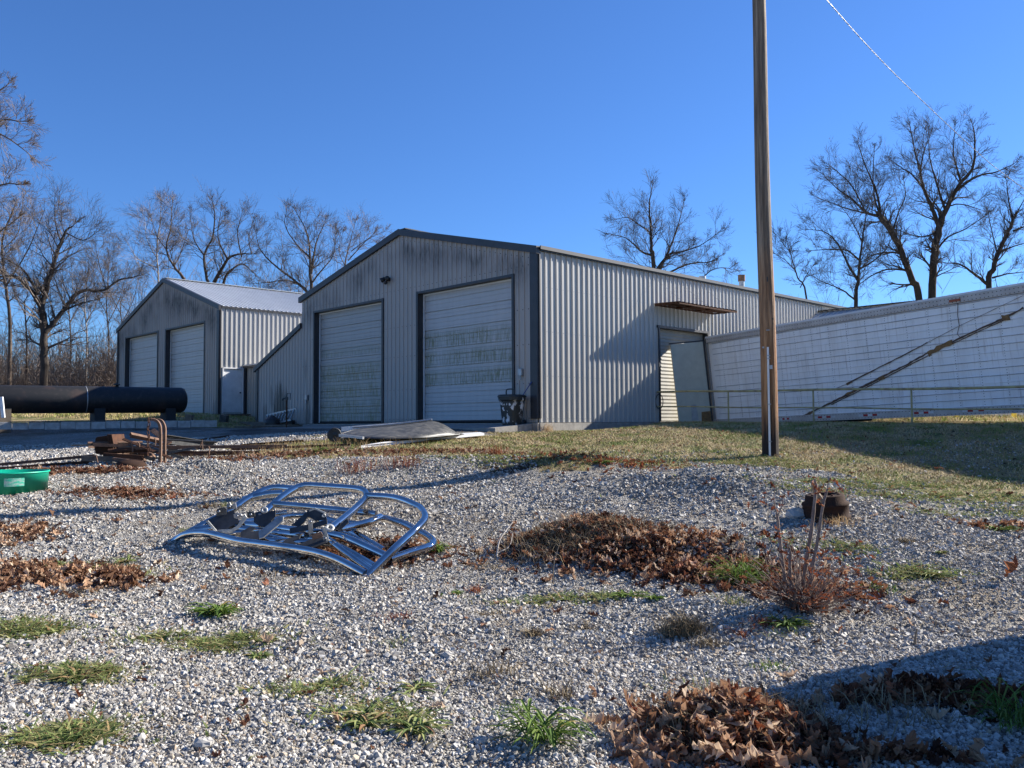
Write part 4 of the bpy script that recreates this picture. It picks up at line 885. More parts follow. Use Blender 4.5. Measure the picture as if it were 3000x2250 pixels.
mb = MB(); c_ = G(.23328*1240, 1000)+Vector((0, 0, .1)); mb.lathe((0, 0, 0), [(.33, -.05), (.38, -.03), (.38, .02), (.34, .06), (.30, .06), (.30, -.04), (.33, -.05)], 36, (.1, -.15, 1)); o = thing_mb(mb, 'wheel_ring', M['rustl'], 'flat rusty wheel ring lying in front of the scrap heap', 'ring'); o.location = c_
mb = MB(); c_ = G(.23328*1215, 1010)+Vector((0, 0, .05)); mb.lathe((0, 0, 0), [(.0, -.08), (.2, -.08), (.26, 0), (.2, .06), (0, .08)], 14, (.1, -.1, 1)); o = thing_mb(mb, 'old_drum', M['drum'], 'dark rusty hub lying below the wheel ring', 'hub'); o.location = c_
for k, (x0, y0, x1, y1, x2, y2) in enumerate([(860,590,890,585,905,650), (1210,460,1230,500,1228,550), (1275,460,1290,475,1290,505), (1850,505,1872,440,1875,520), (1930,500,1940,515,1935,575), (1435,420,1440,460,1436,490)]):
    mb = MB(); mb.tube([Z6(x0,y0,14.05+.1*k), Z6(x1,y1,14.05+.1*k), Z6(x2,y2,14.05+.1*k)], .012, 6); thing_mb(mb, 'bent_rod', M['rustl'], ['bent rod hooked at the left end of the heap', 'bent rod in the heap under the pale channel', 'short hook rod beside the sloping flat bar', 'rod hooked over the back I-beam', 'rod at the right end of the back I-beam', 'rod hanging from the pale channel by the arch'][k], 'rod', 'bent rods in the scrap heap')
# ---------------------------------------------------------------- green tub
c = G(18, 1075); tubr = .5; c.x = V(96, 1040, c.y+.5).x-tubr-.01
zt = (V(20, 1024, c.y+.45)-c).z
tbm = simple('green_plastic', (.005, .42, .27), .38, c2=(.005, .36, .22), scale=3)
tb_ = empty('green_tub', tuple(c+Vector((0, .5, 0))), None, 'open round green plastic tub standing on the gravel at the left edge', 'tub')
zt = (V(20, 1031, c.y)-c).z*1.18
mb = MB(); mb.lathe((0, 0, 0), [(0, .02), (tubr*.96, .02), (tubr*.97, .0), (tubr, zt), (tubr+.012, zt+.006), (tubr-.004, zt+.006), (tubr*.955, .03), (0, .03)], 56); mb.build('tub_wall', tbm, tb_)
mb = MB(); mb.tube([((tubr+.006)*math.cos(a), (tubr+.006)*math.sin(a), zt*.985) for a in np.linspace(0, 6.2832, 50)], .009, 6, False); mb.build('tub_rim', tbm, tb_)
t = NT('worn_label'); n = t.noise(14, 5, t.co((1, 1, 3)), .7); mt = t.fin(t.mix(t.mr(n, .42, .62), (.015, .37, .24), (.34, .42, .38)), .6)
mb = MB(); vs = []; 
for z in (zt*.42, zt*.78):
    for a in np.linspace(R(-62), R(-35), 9): vs.append(((tubr*.985+.004)*math.cos(a), (tubr*.985+.004)*math.sin(a), z))
mb.add(vs, [(i, i+1, i+10, i+9) for i in range(8)]); mb.build('worn_label', mt, tb_)
# ---------------------------------------------------------------- chrome grille guard
ZG = lambda zx, zy, Y: V(331.8+.3*zx, 995.4+.3*zy, Y)
gp = G(640, 1185); gg = empty('grille_guard', tuple(gp), None, 'chrome tube grille guards with black brackets lying on the gravel', 'grille guard')
TUB = [
 [(118,598,9.0),(170,565,9.0),(240,530,8.95),(380,522,8.8),(600,575,8.55),(760,598,8.45),(960,625,8.3),(1110,648,8.2),(1220,675,8.1),(1340,720,8.02),(1520,815,7.9)],
 [(1508,862,7.86),(1580,790,7.95),(1750,620,8.2),(1860,520,8.4),(1930,450,8.6),(1955,400,8.75),(1925,345,8.95),(1860,310,9.1),(1780,280,9.2),(1690,262,9.3),(1530,252,9.4)],
 [(800,370,9.2),(850,325,9.3),(920,265,9.45),(1000,210,9.6),(1060,185,9.68),(1120,178,9.7),(1300,190,9.68),(1460,203,9.62),(1520,222,9.55),(1532,258,9.42),(1500,300,9.25),(1400,390,8.95),(1275,490,8.6)],
 [(862,312,9.3),(1100,332,9.35),(1380,362,9.35),(1600,385,9.3)],
 [(1020,205,9.62),(900,195,9.68),(830,202,9.66),(740,240,9.55),(660,285,9.42),(590,335,9.3),(480,400,9.2),(380,450,9.12),(270,510,9.05),(150,580,9.0)],
 [(640,440,9.1),(760,425,9.25),(870,385,9.4),(960,372,9.45)],
 [(860,430,9.15),(960,400,9.3),(1060,392,9.35),(1180,400,9.35),(1330,440,9.3),(1480,455,9.25)],
 [(1340,495,8.8),(1440,470,8.95),(1560,438,9.1),(1635,405,9.28)],
 [(560,450,9.1),(780,470,8.95),(1000,498,8.8),(1200,520,8.65),(1330,540,8.55),(1420,570,8.45),(1530,620,8.35),(1680,690,8.2)],
 [(1650,415,9.3),(1720,430,9.2),(1800,455,9.1),(1870,490,9.0),(1950,530,8.85),(2005,570,8.7),(2010,600,8.6),(1975,622,8.5),(1850,660,8.35),(1700,712,8.15)],
 [(700,560,8.75),(900,580,8.65),(1150,592,8.55),(1290,605,8.45),(1390,650,8.35),(1480,700,8.22),(1590,765,8.05)],
 [(1310,510,8.8),(1420,545,8.8),(1520,595,8.7),(1620,650,8.5)],
 [(1210,530,8.6),(1300,600,8.4),(1420,690,8.2),(1560,790,8.0)],
 [(640,285,9.45),(720,262,9.5),(830,240,9.55),(930,235,9.58)],
 [(420,540,8.9),(640,520,8.95),(860,545,8.85),(1080,560,8.75),(1300,560,8.6)],
 [(1180,420,9.2),(1300,470,9.1),(1440,520,9.0),(1560,590,8.8),(1660,650,8.6)],
 [(300,500,9.0),(480,480,9.05),(700,498,8.95),(880,520,8.85),(1100,540,8.7)],
]
for tbp in TUB:
    mb = MB(); r_ = .041 if tbp not in (TUB[5], TUB[6], TUB[12], TUB[11]) else .034
    P = smooth_path([ZG(*p)-gp for p in tbp], 5); mb.tube(P, r_, 16)
    mb.build('guard_tube', M['chrome'], gg)
    for e in (P[0], P[-1]):
        pass
mb = MB()
for (x, y, Y) in ((118,598,9.0), (1508,862,7.86)): mb.lathe(ZG(x, y, Y)-gp, [(0, -.035), (.02, -.03), (.035, -.01), (.037, 0), (.035, .01), (.02, .03), (0, .035)], 14)
mb.build('tube_cap', M['chrome'], gg)
def plate(pts, Y, mat, name='bracket', th=.012, tilt=0.):
    pv = []; cx = sum(p[0] for p in pts)/len(pts); cy = sum(p[1] for p in pts)/len(pts)
    for (x, y) in pts: pv.append(ZG(x, y, Y+tilt*(cy-y)/100)-gp)
    mb = MB(); n = (pv[1]-pv[0]).cross(pv[2]-pv[1]).normalized(); mb.prism(pv, n*th); return mb.build(name, mat, gg, .002)
lst = M['steel']; ds = M['dsteel']; pst = simple('pale_bracket', (.42, .43, .42), .5, .5, c2=(.25, .25, .24), scale=20)
plate([(378,432),(470,385),(575,352),(620,440),(560,470),(455,522),(430,500)], 8.95, ds, tilt=.12)
plate([(452,375),(455,350),(475,338),(512,335),(528,352),(520,388),(450,398)], 8.97, ds)
plate([(372,432),(392,430),(470,520),(448,522)], 8.84, pst)
plate([(452,522),(455,500),(560,490),(600,468),(655,382),(672,412),(610,490),(560,520)], 8.8, pst, th=.02)
plate([(525,310),(548,300),(560,320),(590,300),(600,345),(530,352)], 9.05, lst)
plate([(575,385),(600,372),(632,385),(640,405),(598,418),(578,412)], 8.8, lst)
plate([(672,375),(690,362),(728,375),(730,400),(690,412),(672,402)], 8.9, ds)
plate([(720,378),(760,362),(790,372),(880,355),(878,400),(850,430),(852,455),(820,480),(762,470),(722,440)], 8.92, ds, tilt=.1)
plate([(626,512),(700,470),(735,482),(700,510),(762,500),(772,555),(690,590),(626,590)], 8.62, ds, tilt=.15)
plate([(755,512),(900,398),(935,400),(932,430),(790,552),(760,560)], 8.55, pst, th=.02, tilt=.1)
plate([(992,462),(1120,350),(1160,338),(1235,375),(1248,418),(1170,430),(1110,398),(1085,440),(1050,472)], 8.75, ds, tilt=.1)
plate([(1120,352),(1160,338),(1235,372),(1235,384),(1160,352),(1122,366)], 8.70, pst, th=.018)
plate([(980,490),(1110,462),(1250,425),(1252,455),(1120,500),(982,525)], 8.62, ds, tilt=.1)
plate([(1110,425),(1140,420),(1148,520),(1118,540)], 8.58, lst)
plate([(1140,532),(1205,512),(1220,535),(1215,552),(1142,572)], 8.38, M['rustl'])
plate([(905,600),(960,560),(1060,532),(1050,560),(1000,575),(1050,598),(1140,560),(1230,545),(1245,590),(1150,625),(1060,640),(925,622)], 8.4, ds, tilt=.15)
plate([(1215,480),(1240,470),(1258,560),(1250,592),(1225,595)], 8.42, pst)
plate([(1320,480),(1395,412),(1405,440),(1330,512)], 8.7, ds, tilt=.1)
for (x, y, Y, r_, ax_) in ((797, 355, 8.86, .036, (.2, -.9, .5)), (1268, 482, 8.45, .045, (.3, -.6, .7)), (1225, 395, 8.68, .02, (.3, -.9, .2))):
    mb = MB(); mb.lathe(ZG(x, y, Y)-gp, [(r_*.4, -.008), (r_, -.008), (r_, .008), (r_*.4, .008), (r_*.4, -.008)], 20, ax_); mb.build('washer', pst, gg)
mb = MB()
for (x, y, Y) in ((470,365,8.93),(700,388,8.85),(765,385,8.84),(600,398,8.76),(545,330,9.0),(1235,560,8.37),(650,575,8.55),(940,600,8.33),(1020,608,8.3),(1130,440,8.55)): mb.lathe(ZG(x, y, Y)-gp, [(0, -.01), (.013, -.01), (.013, .01), (0, .01)], 8, (.1, -1, .3))
mb.build('bolts', M['steel'], gg)
# ---------------------------------------------------------------- rusty brake drum with a stick, grey rock
c = G(1800, 1126); bd = empty('brake_drum', tuple(c+Vector((0, .2, 0))), (R(3), R(-4), 0), 'rusty brown brake drum standing on the gravel with a stick across it', 'brake drum')
r0 = 48*K/2480*c.y*1.06; hh = 52*K/2480*c.y
mb = MB(); mb.lathe((0, 0, 0), [(r0*.96, -.02), (r0, .0), (r0*1.01, hh*.1), (r0*.95, hh*.12), (r0*.95, hh*.55), (r0*.98, hh*.58), (r0*.96, hh*.66), (r0*.84, hh*.72), (r0*.80, hh*.97), (r0*.75, hh), (r0*.42, hh), (r0*.40, hh*.95), (r0*.38, hh*.55), (0, hh*.55)], 44); mb.build('drum_shell', M['drum'], bd)
for k in range(8):
    a = 2*math.pi*k/8+.2; mb = MB(); mb.lathe((r0*.58*math.cos(a), r0*.58*math.sin(a), hh), [(.0, .012), (.014, .012), (.016, 0)], 8); mb.build('drum_bolt', M['rust'], bd)
mb = MB(); P = smooth_path([V(1757,1040,c.y-.1), V(1762,1062,c.y), V(1778,1085,c.y+.02), V(1797,1098,c.y+.05)], 5); mb.tube(P, [.03+.004*math.sin(i*1.9) for i in range(len(P))], 9); thing_mb(mb, 'broken_branch', simple('pale_bark', (.34, .26, .18), .85, c2=(.18, .13, .09), scale=12, bump=.5), 'thick broken pale stick standing out of the rusty brake drum', 'stick')
def rock(p, s, label, name='rock', group=None, seed=0):
    rr = random.Random(seed); bm_v = []; mb = MB(); n, m = 9, 6; vs = []
    for j in range(m+1):
        ph = math.pi*j/m
        for k in range(n):
            a = 2*math.pi*k/n; q = 1+rr.uniform(-.22, .2); vs.append((s[0]*q*math.sin(ph)*math.cos(a), s[1]*q*math.sin(ph)*math.sin(a), s[2]*q*math.cos(ph)))
    mb.add(vs, [(j*n+k, (j+1)*n+k, (j+1)*n+(k+1) % n, j*n+(k+1) % n) for j in range(m) for k in range(n)])
    o = mb.build(name, M['stone'] if not group else M['stone'], None); o.location = p; return tag(o, label, 'rock', group)
q = G(1727, 1122); rock(q+Vector((0, .1, .03)), (.105, .09, .085), 'fist sized grey rock beside the rusty brake drum', seed=3)
for k, (x, y, s_, lab) in enumerate([(968, 1425, .045, 'pale stone in the gravel right of the green rosette weed'), (715, 1460, .05, 'large pale chunk of stone right of the creeping weeds'), (440, 1622, .05, 'smooth grey stone near the bottom edge, the nearest large one'), (630, 1215, .0, ''), (1040, 1620, .04, 'pale stone near the bottom beside the tall green weed'), (1380, 1240, .0, ''), (1905, 1625, .055, 'blue-white stone in the shade at the bottom right'), (1875, 1470, .04, 'pale stone in the shade just inside the shadow edge')]):
    if s_: q = G(x, y); rock(q+Vector((0, 0, s_*.3)), (s_, s_*.8, s_*.55), lab, 'stone', 'larger stones lying in the gravel', 20+k)
# yellow bollards and a chain-link fence beyond the trailer
for k, (x, y, Y, lab) in enumerate([(2067, 896, 27, 'yellow steel post seen under the trailer, the left of two'), (2190, 886, 25, 'yellow steel post seen under the trailer, the right of two')]):
    p = V(x, y, Y); g = gz(p.x, p.y); mb = MB(); mb.tube([(p.x, p.y, g-.1), (p.x, p.y, g+.5)], .07, 14); thing_mb(mb, 'bollard', M['yellow'], lab, 'bollard', 'yellow posts beyond the trailer')
fa, fb = V(2050, 900, 34), V(2500, 880, 27); ff = empty('chain_link_fence', tuple(fa), None, 'low chain-link fence on the lit grass beyond the trailer', 'fence'); dd = fb-fa; dd.z = 0; L_ = dd.length; dd.normalize()
g = lambda s: gz(fa.x+dd.x*s, fa.y+dd.y*s)-fa.z
s_ = 0
while s_ < L_:
    mb = MB(); mb.tube([dd*s_+Vector((0, 0, g(s_)-.1)), dd*s_+Vector((0, 0, g(s_)+1.2))], .025, 8); mb.build('fence_post', M['galv'], ff); s_ += 3
mb = MB(); s_ = 0
while s_ < L_:
    z = g(s_); mb.tube([dd*s_+Vector((0, 0, z)), dd*(s_+1.15)+Vector((0, 0, z+1.15))], .003, 3, False); mb.tube([dd*(s_+1.15)+Vector((0, 0, z)), dd*s_+Vector((0, 0, z+1.15))], .003, 3, False); s_ += .09
mb.build('fence_mesh', M['galv'], ff)
# unseen shed added right of frame, shaped to throw shade across the near corner
sc0 = Vector((7.15, 7.75, -1.6)); shd = empty('shadow_shed', tuple(sc0), (0, 0, R(9)), 'unseen grey steel shed added past the right edge to cast shade', 'shed')
mb = MB(); ribsheet(mb, 0, 5.5, lambda u, o, z: (-o, -u, z), lambda u: 3.75, 0); ribsheet(mb, 0, 3, lambda u, o, z: (u, o, z), lambda u: 3.75+.0, 0); ribsheet(mb, 0, 5.5, lambda u, o, z: (3+o, -u, z), lambda u: 3.75, 0); ribsheet(mb, 0, 3, lambda u, o, z: (u, -5.5-o, z), lambda u: 3.75, 0); mb.build('wall', M['side'], shd)
mb = MB(); mb.box((1.5, -2.75, 3.78), (3.1, 5.6, .06)); mb.build('roof', M['roof'], shd)
mb = MB(); mb.box((-.06, -2.7, 1.05), (.05, 1.6, 2.1)); mb.build('door', M['white'], shd)
# ---------------------------------------------------------------- bare trees
def seg_mesh(name, segs, k, m, parent, loc):
    """segs: array rows p0(3) p1(3) r0 r1 -> one mesh of tapered twigs"""
    if not len(segs): return None
    A = np.array(segs); a = A[:, :3]-np.array(loc); b = A[:, 3:6]-np.array(loc); d = b-a; L = np.linalg.norm(d, axis=1)+1e-9; d /= L[:, None]
    if k > 3: a = a-d*A[:, 6:7]*.35; b = b+d*A[:, 7:8]*.35
    ref = np.where(np.abs(d[:, 2:3]) > .9, np.array([[1., 0, 0]]), np.array([[0, 0, 1.]])); u = np.cross(d, ref); u /= np.linalg.norm(u, axis=1)[:, None]; v = np.cross(d, u)
    an = np.arange(k)*2*np.pi/k; cs = np.cos(an)[None, :, None]; sn = np.sin(an)[None, :, None]; ring = u[:, None]*cs+v[:, None]*sn
    r0 = A[:, 6][:, None, None]; r1 = A[:, 7][:, None, None]
    V_ = np.concatenate([a[:, None]+ring*r0, b[:, None]+ring*r1], 1).reshape(-1, 3)
    i = np.arange(k); j = (i+1) % k; f = np.stack([i, j, j+k, i+k], 1); F = (f[None]+(np.arange(len(A))*2*k)[:, None, None]).reshape(-1, 4)
    o = np_mesh(name, V_, F, m, parent, smooth=k > 3); return o
def rv(rr): return Vector((rr.gauss(0, 1), rr.gauss(0, 1), rr.gauss(0, 1)))
def grow(rr, p, d, L, r, lev, mx, out, upb=.035, wob=.065, dens=1.):
    n = 5 if lev < mx else 3; r0 = r; step = L/n
    for i in range(n):
        d = (d+rv(rr)*wob+Vector((0, 0, upb))).normalized(); q = p+d*step; r1 = max(r*(1-.7*(i+1)/n), .005)
        out[min(lev, 4)].append((*p, *q, r0, r1)); p = q; r0 = r1
        if lev == mx:
            if rr.random() < .75: e = (d+rv(rr)*.4+Vector((0, 0, .1))).normalized(); out[4].append((*p, *(p+e*L*rr.uniform(.3, .6)), .0038, .0025))
        elif rr.random() < (.95 if i else .5):
            for _ in range(2 if rr.random() < .2*dens else 1):
                ax_ = d.cross(rv(rr)).normalized(); a = R(rr.uniform(18, 46)); nd = (d*math.cos(a)+ax_*math.sin(a)).normalized()
                grow(rr, p, nd, L*rr.uniform(.5, .8)*(1.08-.3*i/n), r1*.72, lev+1, mx, out, upb, wob, dens)
def bark(name, c, c2, sc_=6):
    t = NT(name); n = t.noise(1, 5, t.co((sc_, sc_, 1.2)), .7); t.bump(n, .6, .03)
    col = t.mix(t.mr(n, .35, .65), c2, c); return t.fin(col, .9, 0, .2)
BK = {'dark': (bark('oak_bark', (.085, .068, .055), (.03, .024, .02)), simple('oak_twigs', (.12, .095, .08), .85)),
      'brown': (bark('brown_bark', (.15, .115, .09), (.06, .045, .036)), simple('brown_twigs', (.21, .16, .125), .85)),
      'pale': (bark('pale_bark_tree', (.40, .37, .33), (.18, .15, .13)), simple('pale_twigs', (.24, .185, .15), .85)),
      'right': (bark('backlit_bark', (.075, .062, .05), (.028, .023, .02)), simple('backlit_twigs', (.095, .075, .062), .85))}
def tree(label, limbs, Y, seed, kind='dark', mx=3, sub=1., tl=1., group='bare trees around the yard', name='bare_tree', dens=1., upb=.035):
    """limbs: list of (points in the photo, start radius, end radius); the first one is the trunk"""
    rr = random.Random(seed); out = {i: [] for i in range(5)}; thick = []
    x0, y0 = limbs[0][0][0]; base = V(x0, y0, Y); base.z = gz(base.x, base.y)-.2
    px = Y/2480*K
    depth = {}
    for li, (pts, ra_, rb_) in enumerate(limbs):
        ra_ *= .7 if li == 0 else .8; rb_ *= .8
        P = []; yo = 0.
        key = min(depth, key=lambda q: (q[0]-pts[0][0])**2+(q[1]-pts[0][1])**2) if depth else None
        if key is not None: yo = depth[key]
        dirn = rr.uniform(-1, 1)*.5
        for i, (x, y) in enumerate(pts):
            if i and li: yo += dirn*math.hypot(x-pts[i-1][0], y-pts[i-1][1])*px
            P.append(V(x, y, Y+yo)); depth[(x, y)] = yo
        if li == 0: P[0] = Vector((P[0].x, P[0].y, base.z))
        P = smooth_path(P, 4); n = len(P)
        for i in range(n-1): P[i] = P[i]+(rv(rr)*ra_*.10 if i else Vector())
        tot = sum((P[i+1]-P[i]).length for i in range(n-1)); acc = 0
        for i in range(n-1):
            f0, f1 = i/(n-1), (i+1)/(n-1); r0, r1 = ra_+(rb_-ra_)*f0**.8, ra_+(rb_-ra_)*f1**.8
            thick.append((*P[i], *P[i+1], r0, r1)); sg = (P[i+1]-P[i]); acc += sg.length
            if (li == 0 and f1 < .35): continue
            cnt = sub*sg.length/(px*10); c_ = int(cnt)+(rr.random() < cnt % 1)
            for _ in range(c_):
                d = sg.normalized(); ax_ = d.cross(rv(rr)).normalized(); a = R(rr.uniform(35, 70)); nd = (d*math.cos(a)+ax_*math.sin(a)+Vector((0, 0, .12))).normalized()
                grow(rr, P[i].lerp(P[i+1], rr.random()), nd, tl*px*rr.uniform(24, 84)*(1.05-.35*f0), max(r1*.45, .016), 1, mx, out, upb, .085, dens)
        for _ in range(2): grow(rr, P[-1], (P[-1]-P[-2]).normalized(), tl*px*rr.uniform(12, 28), max(rb_*.8, .016), 1, mx, out, upb, .08, dens)
    t_ = empty(name, tuple(base), None, label, 'tree', group); bm_, tm = BK[kind]
    a = seg_mesh('trunk', thick, 9, bm_, t_, base)
    seg_mesh('crown', out[1]+out[2]+out[3]+out[4], 3, tm, t_, base)
    return t_
Z1 = lambda L_: [(.3*x, 368.7+.3*y) for x, y in L_]
Z2 = lambda L_: [(442.4+.3333*x, 442.4+.3333*y) for x, y in L_]
Z3 = lambda L_: [(1032.3+.3*x, 479.2+.3*y) for x, y in L_]
ZR = lambda L_: [(1622.1+.26666*x, 221.2+.26666*y) for x, y in L_]
tree('big dark oak with a long limb reaching right, in front of the left wood', [
 (Z1([(312,1560),(318,1400),(315,1200),(310,1080),(300,990)]), .34, .22), (Z1([(300,990),(240,890),(190,830),(100,760),(0,765)]), .2, .07), (Z1([(300,980),(350,800),(410,600),(445,500),(480,430),(520,400)]), .2, .06),
 (Z1([(330,1160),(430,1040),(530,910),(620,860),(740,865),(850,790),(950,768)]), .2, .05), (Z1([(450,1010),(560,965),(665,935)]), .09, .04), (Z1([(270,890),(215,780),(150,700),(50,640)]), .12, .04), (Z1([(440,520),(400,380),(395,220)]), .06, .02), (Z1([(740,865),(760,840),(720,700),(690,560)]), .06, .02), (Z1([(480,450),(600,500),(700,440)]), .05, .02)], 50, 3, 'dark', sub=1.0)
tree('tall bare tree reaching in from the left edge, highest of the left trees', [([(-120,830),(-118,600),(-110,430),(-95,300),(-90,190)], .32, .08), ([(-116,520),(-60,440),(0,400),(45,398)], .1, .02), ([(-108,400),(-50,310),(0,262),(50,262)], .1, .02), ([(-96,300),(-50,220),(0,195),(20,180)], .07, .02), ([(-116,560),(-60,540),(0,500),(40,470)], .09, .02), ([(-90,250),(-40,270),(20,300),(60,330)], .07, .02)], 34, 5, 'brown', sub=1.0, tl=.75)
tree('bare tree with a dense twiggy crown at the left edge behind the big oak', [([(20,830),(22,700),(10,600),(5,520),(30,450)], .2, .06), ([(12,620),(60,540),(90,470)], .08, .02), ([(10,600),(-30,520),(-20,440)], .08, .02), ([(6,540),(40,500),(50,430)], .05, .02)], 56, 6, 'brown', sub=1.1)
tree('pale slim tree rising over the left garage gable', [(Z1([(1150,1500),(1145,1000),(1140,760),(1130,560),(1150,400),(1160,250)]), .14, .03), (Z1([(1140,700),(1000,640),(930,540)]), .06, .02), (Z1([(1135,640),(1060,500),(1040,330)]), .05, .02)], 66, 7, 'pale', sub=1.1, tl=.8)
tree('bare tree with a leaning dark stem just right of the pale slim tree', [(Z1([(1340,1400),(1330,900),(1310,760),(1255,690),(1200,570),(1230,400),(1240,250)]), .24, .03), (Z1([(1250,690),(1300,600),(1340,480)]), .07, .02), (Z1([(1200,570),(1130,470),(1090,350)]), .06, .02)], 62, 8, 'brown', sub=1.1, tl=.8)
tree('bare oak with two dark stems behind the left garage roof', [(Z1([(1500,1400),(1500,900),(1490,780),(1470,610),(1530,480),(1545,320),(1530,230)]), .22, .03), (Z1([(1545,800),(1640,640),(1720,600),(1810,600)]), .17, .04), (Z1([(1610,810),(1640,740),(1740,670),(1830,740)]), .13, .03), (Z1([(1640,640),(1570,480),(1590,300)]), .09, .02), (Z1([(1740,620),(1710,450),(1740,320)]), .07, .02), (Z1([(1470,610),(1400,500),(1370,330)]), .08, .02), (Z1([(1810,600),(1790,480),(1820,380)]), .05, .015)], 60, 9, 'dark', sub=1.1, tl=.75)
tree('spreading bare tree between the garage roof and the workshop rake', [(Z2([(700,900),(690,600),(682,420),(680,300),(660,180),(600,60)]), .22, .03), (Z2([(660,560),(570,480),(450,390),(360,290),(335,200)]), .13, .02), (Z2([(690,440),(710,300),(740,200),(780,110)]), .12, .02), (Z2([(680,340),(590,250),(520,130),(530,40)]), .08, .02), (Z2([(650,540),(540,490),(430,500),(330,510)]), .08, .02), (Z2([(700,500),(760,420),(830,330),(850,200)]), .08, .02)], 58, 10, 'dark', sub=1.1, tl=.72)
tree('fine twigged bare tree half hidden by the workshop rake', [(Z2([(950,900),(930,500),(910,380),(940,250),(970,130)]), .14, .02), (Z2([(910,400),(870,300),(890,200)]), .05, .015), (Z2([(930,360),(1020,260),(1090,190)]), .06, .015), (Z2([(950,300),(1060,220),(1150,180)]), .05, .015)], 64, 12, 'brown', sub=1.2, tl=.7)
tree('lone bare oak standing above the middle of the workshop roof', [(Z3([(1275,900),(1268,360),(1252,200),(1245,40),(1235,-120),(1255,-250)]), .26, .03), (Z3([(1285,350),(1370,240),(1480,210),(1600,170),(1730,80)]), .12, .02), (Z3([(1300,365),(1345,270),(1400,150),(1450,0),(1480,-130)]), .15, .02), (Z3([(1250,240),(1180,215),(1110,150),(1050,110),(960,90)]), .1, .02), (Z3([(1300,400),(1420,345),(1530,300),(1660,290),(1740,250)]), .11, .02), (Z3([(1245,80),(1160,20),(1080,-30),(1000,-20)]), .07, .02), (Z3([(1600,420),(1680,350),(1760,330),(1830,340)]), .06, .015), (Z3([(1245,330),(1190,320),(1130,290),(1080,240)]), .05, .015)], 55, 13, 'right', sub=1.1, tl=.72)
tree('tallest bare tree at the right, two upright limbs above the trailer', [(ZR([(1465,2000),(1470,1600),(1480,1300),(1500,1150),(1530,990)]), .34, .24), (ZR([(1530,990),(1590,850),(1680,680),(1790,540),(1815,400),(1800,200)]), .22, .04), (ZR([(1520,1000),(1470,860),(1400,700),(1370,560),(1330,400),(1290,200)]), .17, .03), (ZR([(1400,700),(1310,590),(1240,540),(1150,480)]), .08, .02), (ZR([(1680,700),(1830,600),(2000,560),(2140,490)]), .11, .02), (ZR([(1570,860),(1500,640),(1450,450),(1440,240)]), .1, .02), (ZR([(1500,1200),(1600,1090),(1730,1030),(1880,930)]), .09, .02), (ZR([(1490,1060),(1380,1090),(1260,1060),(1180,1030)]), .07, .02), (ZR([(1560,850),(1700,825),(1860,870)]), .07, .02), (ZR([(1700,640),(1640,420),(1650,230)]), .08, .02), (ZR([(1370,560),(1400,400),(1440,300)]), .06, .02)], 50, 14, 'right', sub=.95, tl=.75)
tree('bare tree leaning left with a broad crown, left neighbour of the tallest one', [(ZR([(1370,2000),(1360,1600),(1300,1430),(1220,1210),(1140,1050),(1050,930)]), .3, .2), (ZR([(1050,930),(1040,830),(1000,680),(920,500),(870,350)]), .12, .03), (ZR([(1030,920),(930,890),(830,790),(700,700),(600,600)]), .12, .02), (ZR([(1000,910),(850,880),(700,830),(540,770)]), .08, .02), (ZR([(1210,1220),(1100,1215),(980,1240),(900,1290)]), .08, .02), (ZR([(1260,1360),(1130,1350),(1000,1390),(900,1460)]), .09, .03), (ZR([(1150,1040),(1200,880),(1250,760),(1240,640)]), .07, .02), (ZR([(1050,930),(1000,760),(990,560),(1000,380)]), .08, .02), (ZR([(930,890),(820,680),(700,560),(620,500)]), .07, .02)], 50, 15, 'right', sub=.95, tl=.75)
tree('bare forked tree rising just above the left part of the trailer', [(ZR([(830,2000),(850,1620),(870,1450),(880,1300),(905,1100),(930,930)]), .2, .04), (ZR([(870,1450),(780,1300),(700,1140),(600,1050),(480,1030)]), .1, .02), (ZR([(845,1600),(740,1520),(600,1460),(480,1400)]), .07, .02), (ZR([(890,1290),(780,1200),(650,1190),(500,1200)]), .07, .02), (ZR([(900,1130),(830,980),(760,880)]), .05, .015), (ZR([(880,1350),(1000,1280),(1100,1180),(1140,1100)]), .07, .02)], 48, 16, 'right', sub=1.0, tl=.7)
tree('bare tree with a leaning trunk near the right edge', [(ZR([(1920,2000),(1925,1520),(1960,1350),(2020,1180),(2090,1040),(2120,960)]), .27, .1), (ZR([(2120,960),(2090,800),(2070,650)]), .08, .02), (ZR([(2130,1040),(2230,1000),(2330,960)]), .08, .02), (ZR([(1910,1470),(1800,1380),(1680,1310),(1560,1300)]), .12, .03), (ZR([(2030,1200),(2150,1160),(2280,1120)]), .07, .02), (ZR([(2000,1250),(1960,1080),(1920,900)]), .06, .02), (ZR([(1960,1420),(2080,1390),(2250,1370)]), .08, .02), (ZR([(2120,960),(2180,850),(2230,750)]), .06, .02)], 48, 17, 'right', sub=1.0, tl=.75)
tree('small slim bare tree right of the utility pole', [(ZR([(470,2000),(450,1600),(380,1420),(340,1290),(300,1150)]), .1, .02), (ZR([(360,1360),(280,1280),(200,1230)]), .04, .012), (ZR([(400,1500),(450,1400),(500,1330)]), .04, .012), (ZR([(320,1220),(260,1140),(240,1080)]), .03, .01)], 48, 18, 'right', mx=3, sub=.9, tl=.6)
